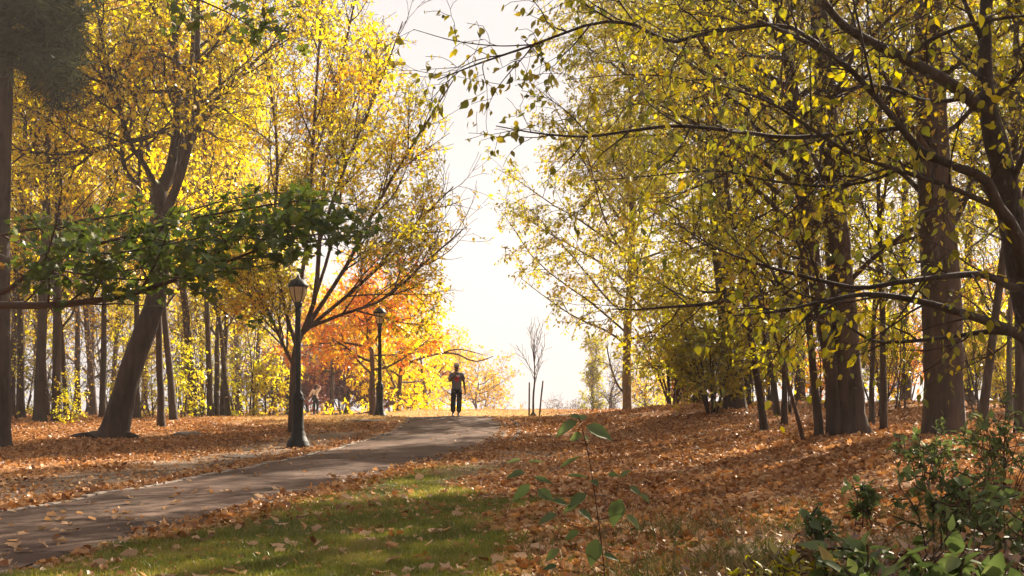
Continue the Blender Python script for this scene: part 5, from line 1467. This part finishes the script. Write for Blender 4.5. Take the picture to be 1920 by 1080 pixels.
tag(link_mesh('dry_weeds', leaves_mesh('dry_weeds', 'straw', pos, ad, rng.normal(0, 1, (n, 3)), np.clip(rng.normal(.15, .06, n), .05, .34)), M['weedblade']), 'tangle of dull dry grass and weeds at the lower right', 'weeds', kind='stuff')
print('weeds', n)

# single leaves lying on the lawn and on the path
protos = []
for kind in ('maple', 'curl', 'curl', 'maple', 'curl'):
    tv, tf = LT[kind]
    v = tv - np.array([0, .45, 0])
    v = v * np.array([1, 1, random.uniform(.9, 1.6)]) + rng.normal(0, .03, tv.shape)
    v[:, 2] -= v[:, 2].min()
    me = np_mesh('fallen_leaf', v, tf)
    me.materials.append(M['paleleaf'])
    protos.append(me)
def lay(x, y, s, lab, grp, dz):
    o = bpy.data.objects.new('fallen_leaf', random.choice(protos))
    o.location = (x, y, gz(x, y) + dz)
    o.rotation_euler = (random.gauss(0, .25), random.gauss(0, .25), random.uniform(0, 6.28))
    o.scale = (s, s, s)
    col.objects.link(o)
    tag(o, lab, 'leaf', grp)
random.seed(301)
X, Y = scatter(6000, 8.6, 20, 1.2, 0)
lw, dr, di, pd, sd = zones(X, Y)
sel = np.where((lw > .35) & (sd > 0))[0][:150]
for i in sel: lay(X[i], Y[i], random.uniform(.07, .16), 'dry tan leaf lying on the green lawn', 'dry leaves on the lawn', .025)
sel = np.where((pd < -.12) & (Y > 9) & (Y < 30))[0][:42]
for i in sel: lay(X[i], Y[i], random.uniform(.08, .15), 'dry tan leaf lying on the grey asphalt path', 'dry leaves on the path', .045)
for px, py, D, s in ((440, 1047, 9.6, .2), (733, 1026, 10, .19), (735, 1006, 11, .17), (972, 1017, 10.2, .17), (835, 1055, 9.5, .15), (545, 998, 11.3, .14)):
    x = (px - 960) * D / F
    lay(x, D, s, 'dry tan leaf lying on the green lawn', 'dry leaves on the lawn', .03)
# ------------------------------------------------------------------ thin sunlit haze
def haze(density):
    x0, x1, y0, y1, z0, z1 = -172, 172, -42, 272, -22, 34
    v = [(x, y, z) for x in (x0, x1) for y in (y0, y1) for z in (z0, z1)]
    f = [np.array([(0, 1, 3, 2), (4, 6, 7, 5), (0, 4, 5, 1), (2, 3, 7, 6), (0, 2, 6, 4), (1, 5, 7, 3)])]
    m, t, o = new_mat('haze')
    pv = t.nodes.new('ShaderNodeVolumePrincipled')
    pv.inputs['Color'].default_value = (1.0, .92, .90, 1)
    pv.inputs['Density'].default_value = density
    pv.inputs['Anisotropy'].default_value = .35
    t.links.new(pv.outputs[0], o.inputs['Volume'])
    return tag(link_mesh('haze', np_mesh('haze', v, f), m), kind='stuff')
haze(.00072)
sc.cycles.volume_bounces = 0
X, Y = scatter(3000, 8.4, 15, 1.2, 0)
k = (X > -.3) & (X < 4.2) & (zones(X, Y)[0] < .3)
for x, y in list(zip(X[k], Y[k]))[:75]: lay(x, y, random.uniform(.09, .17), 'large dry tan leaf lying on the brown leaf litter', 'large leaves on the leaf litter', .04)
print('objects', len(bpy.data.objects), 'verts', sum(len(m.vertices) for m in bpy.data.meshes))
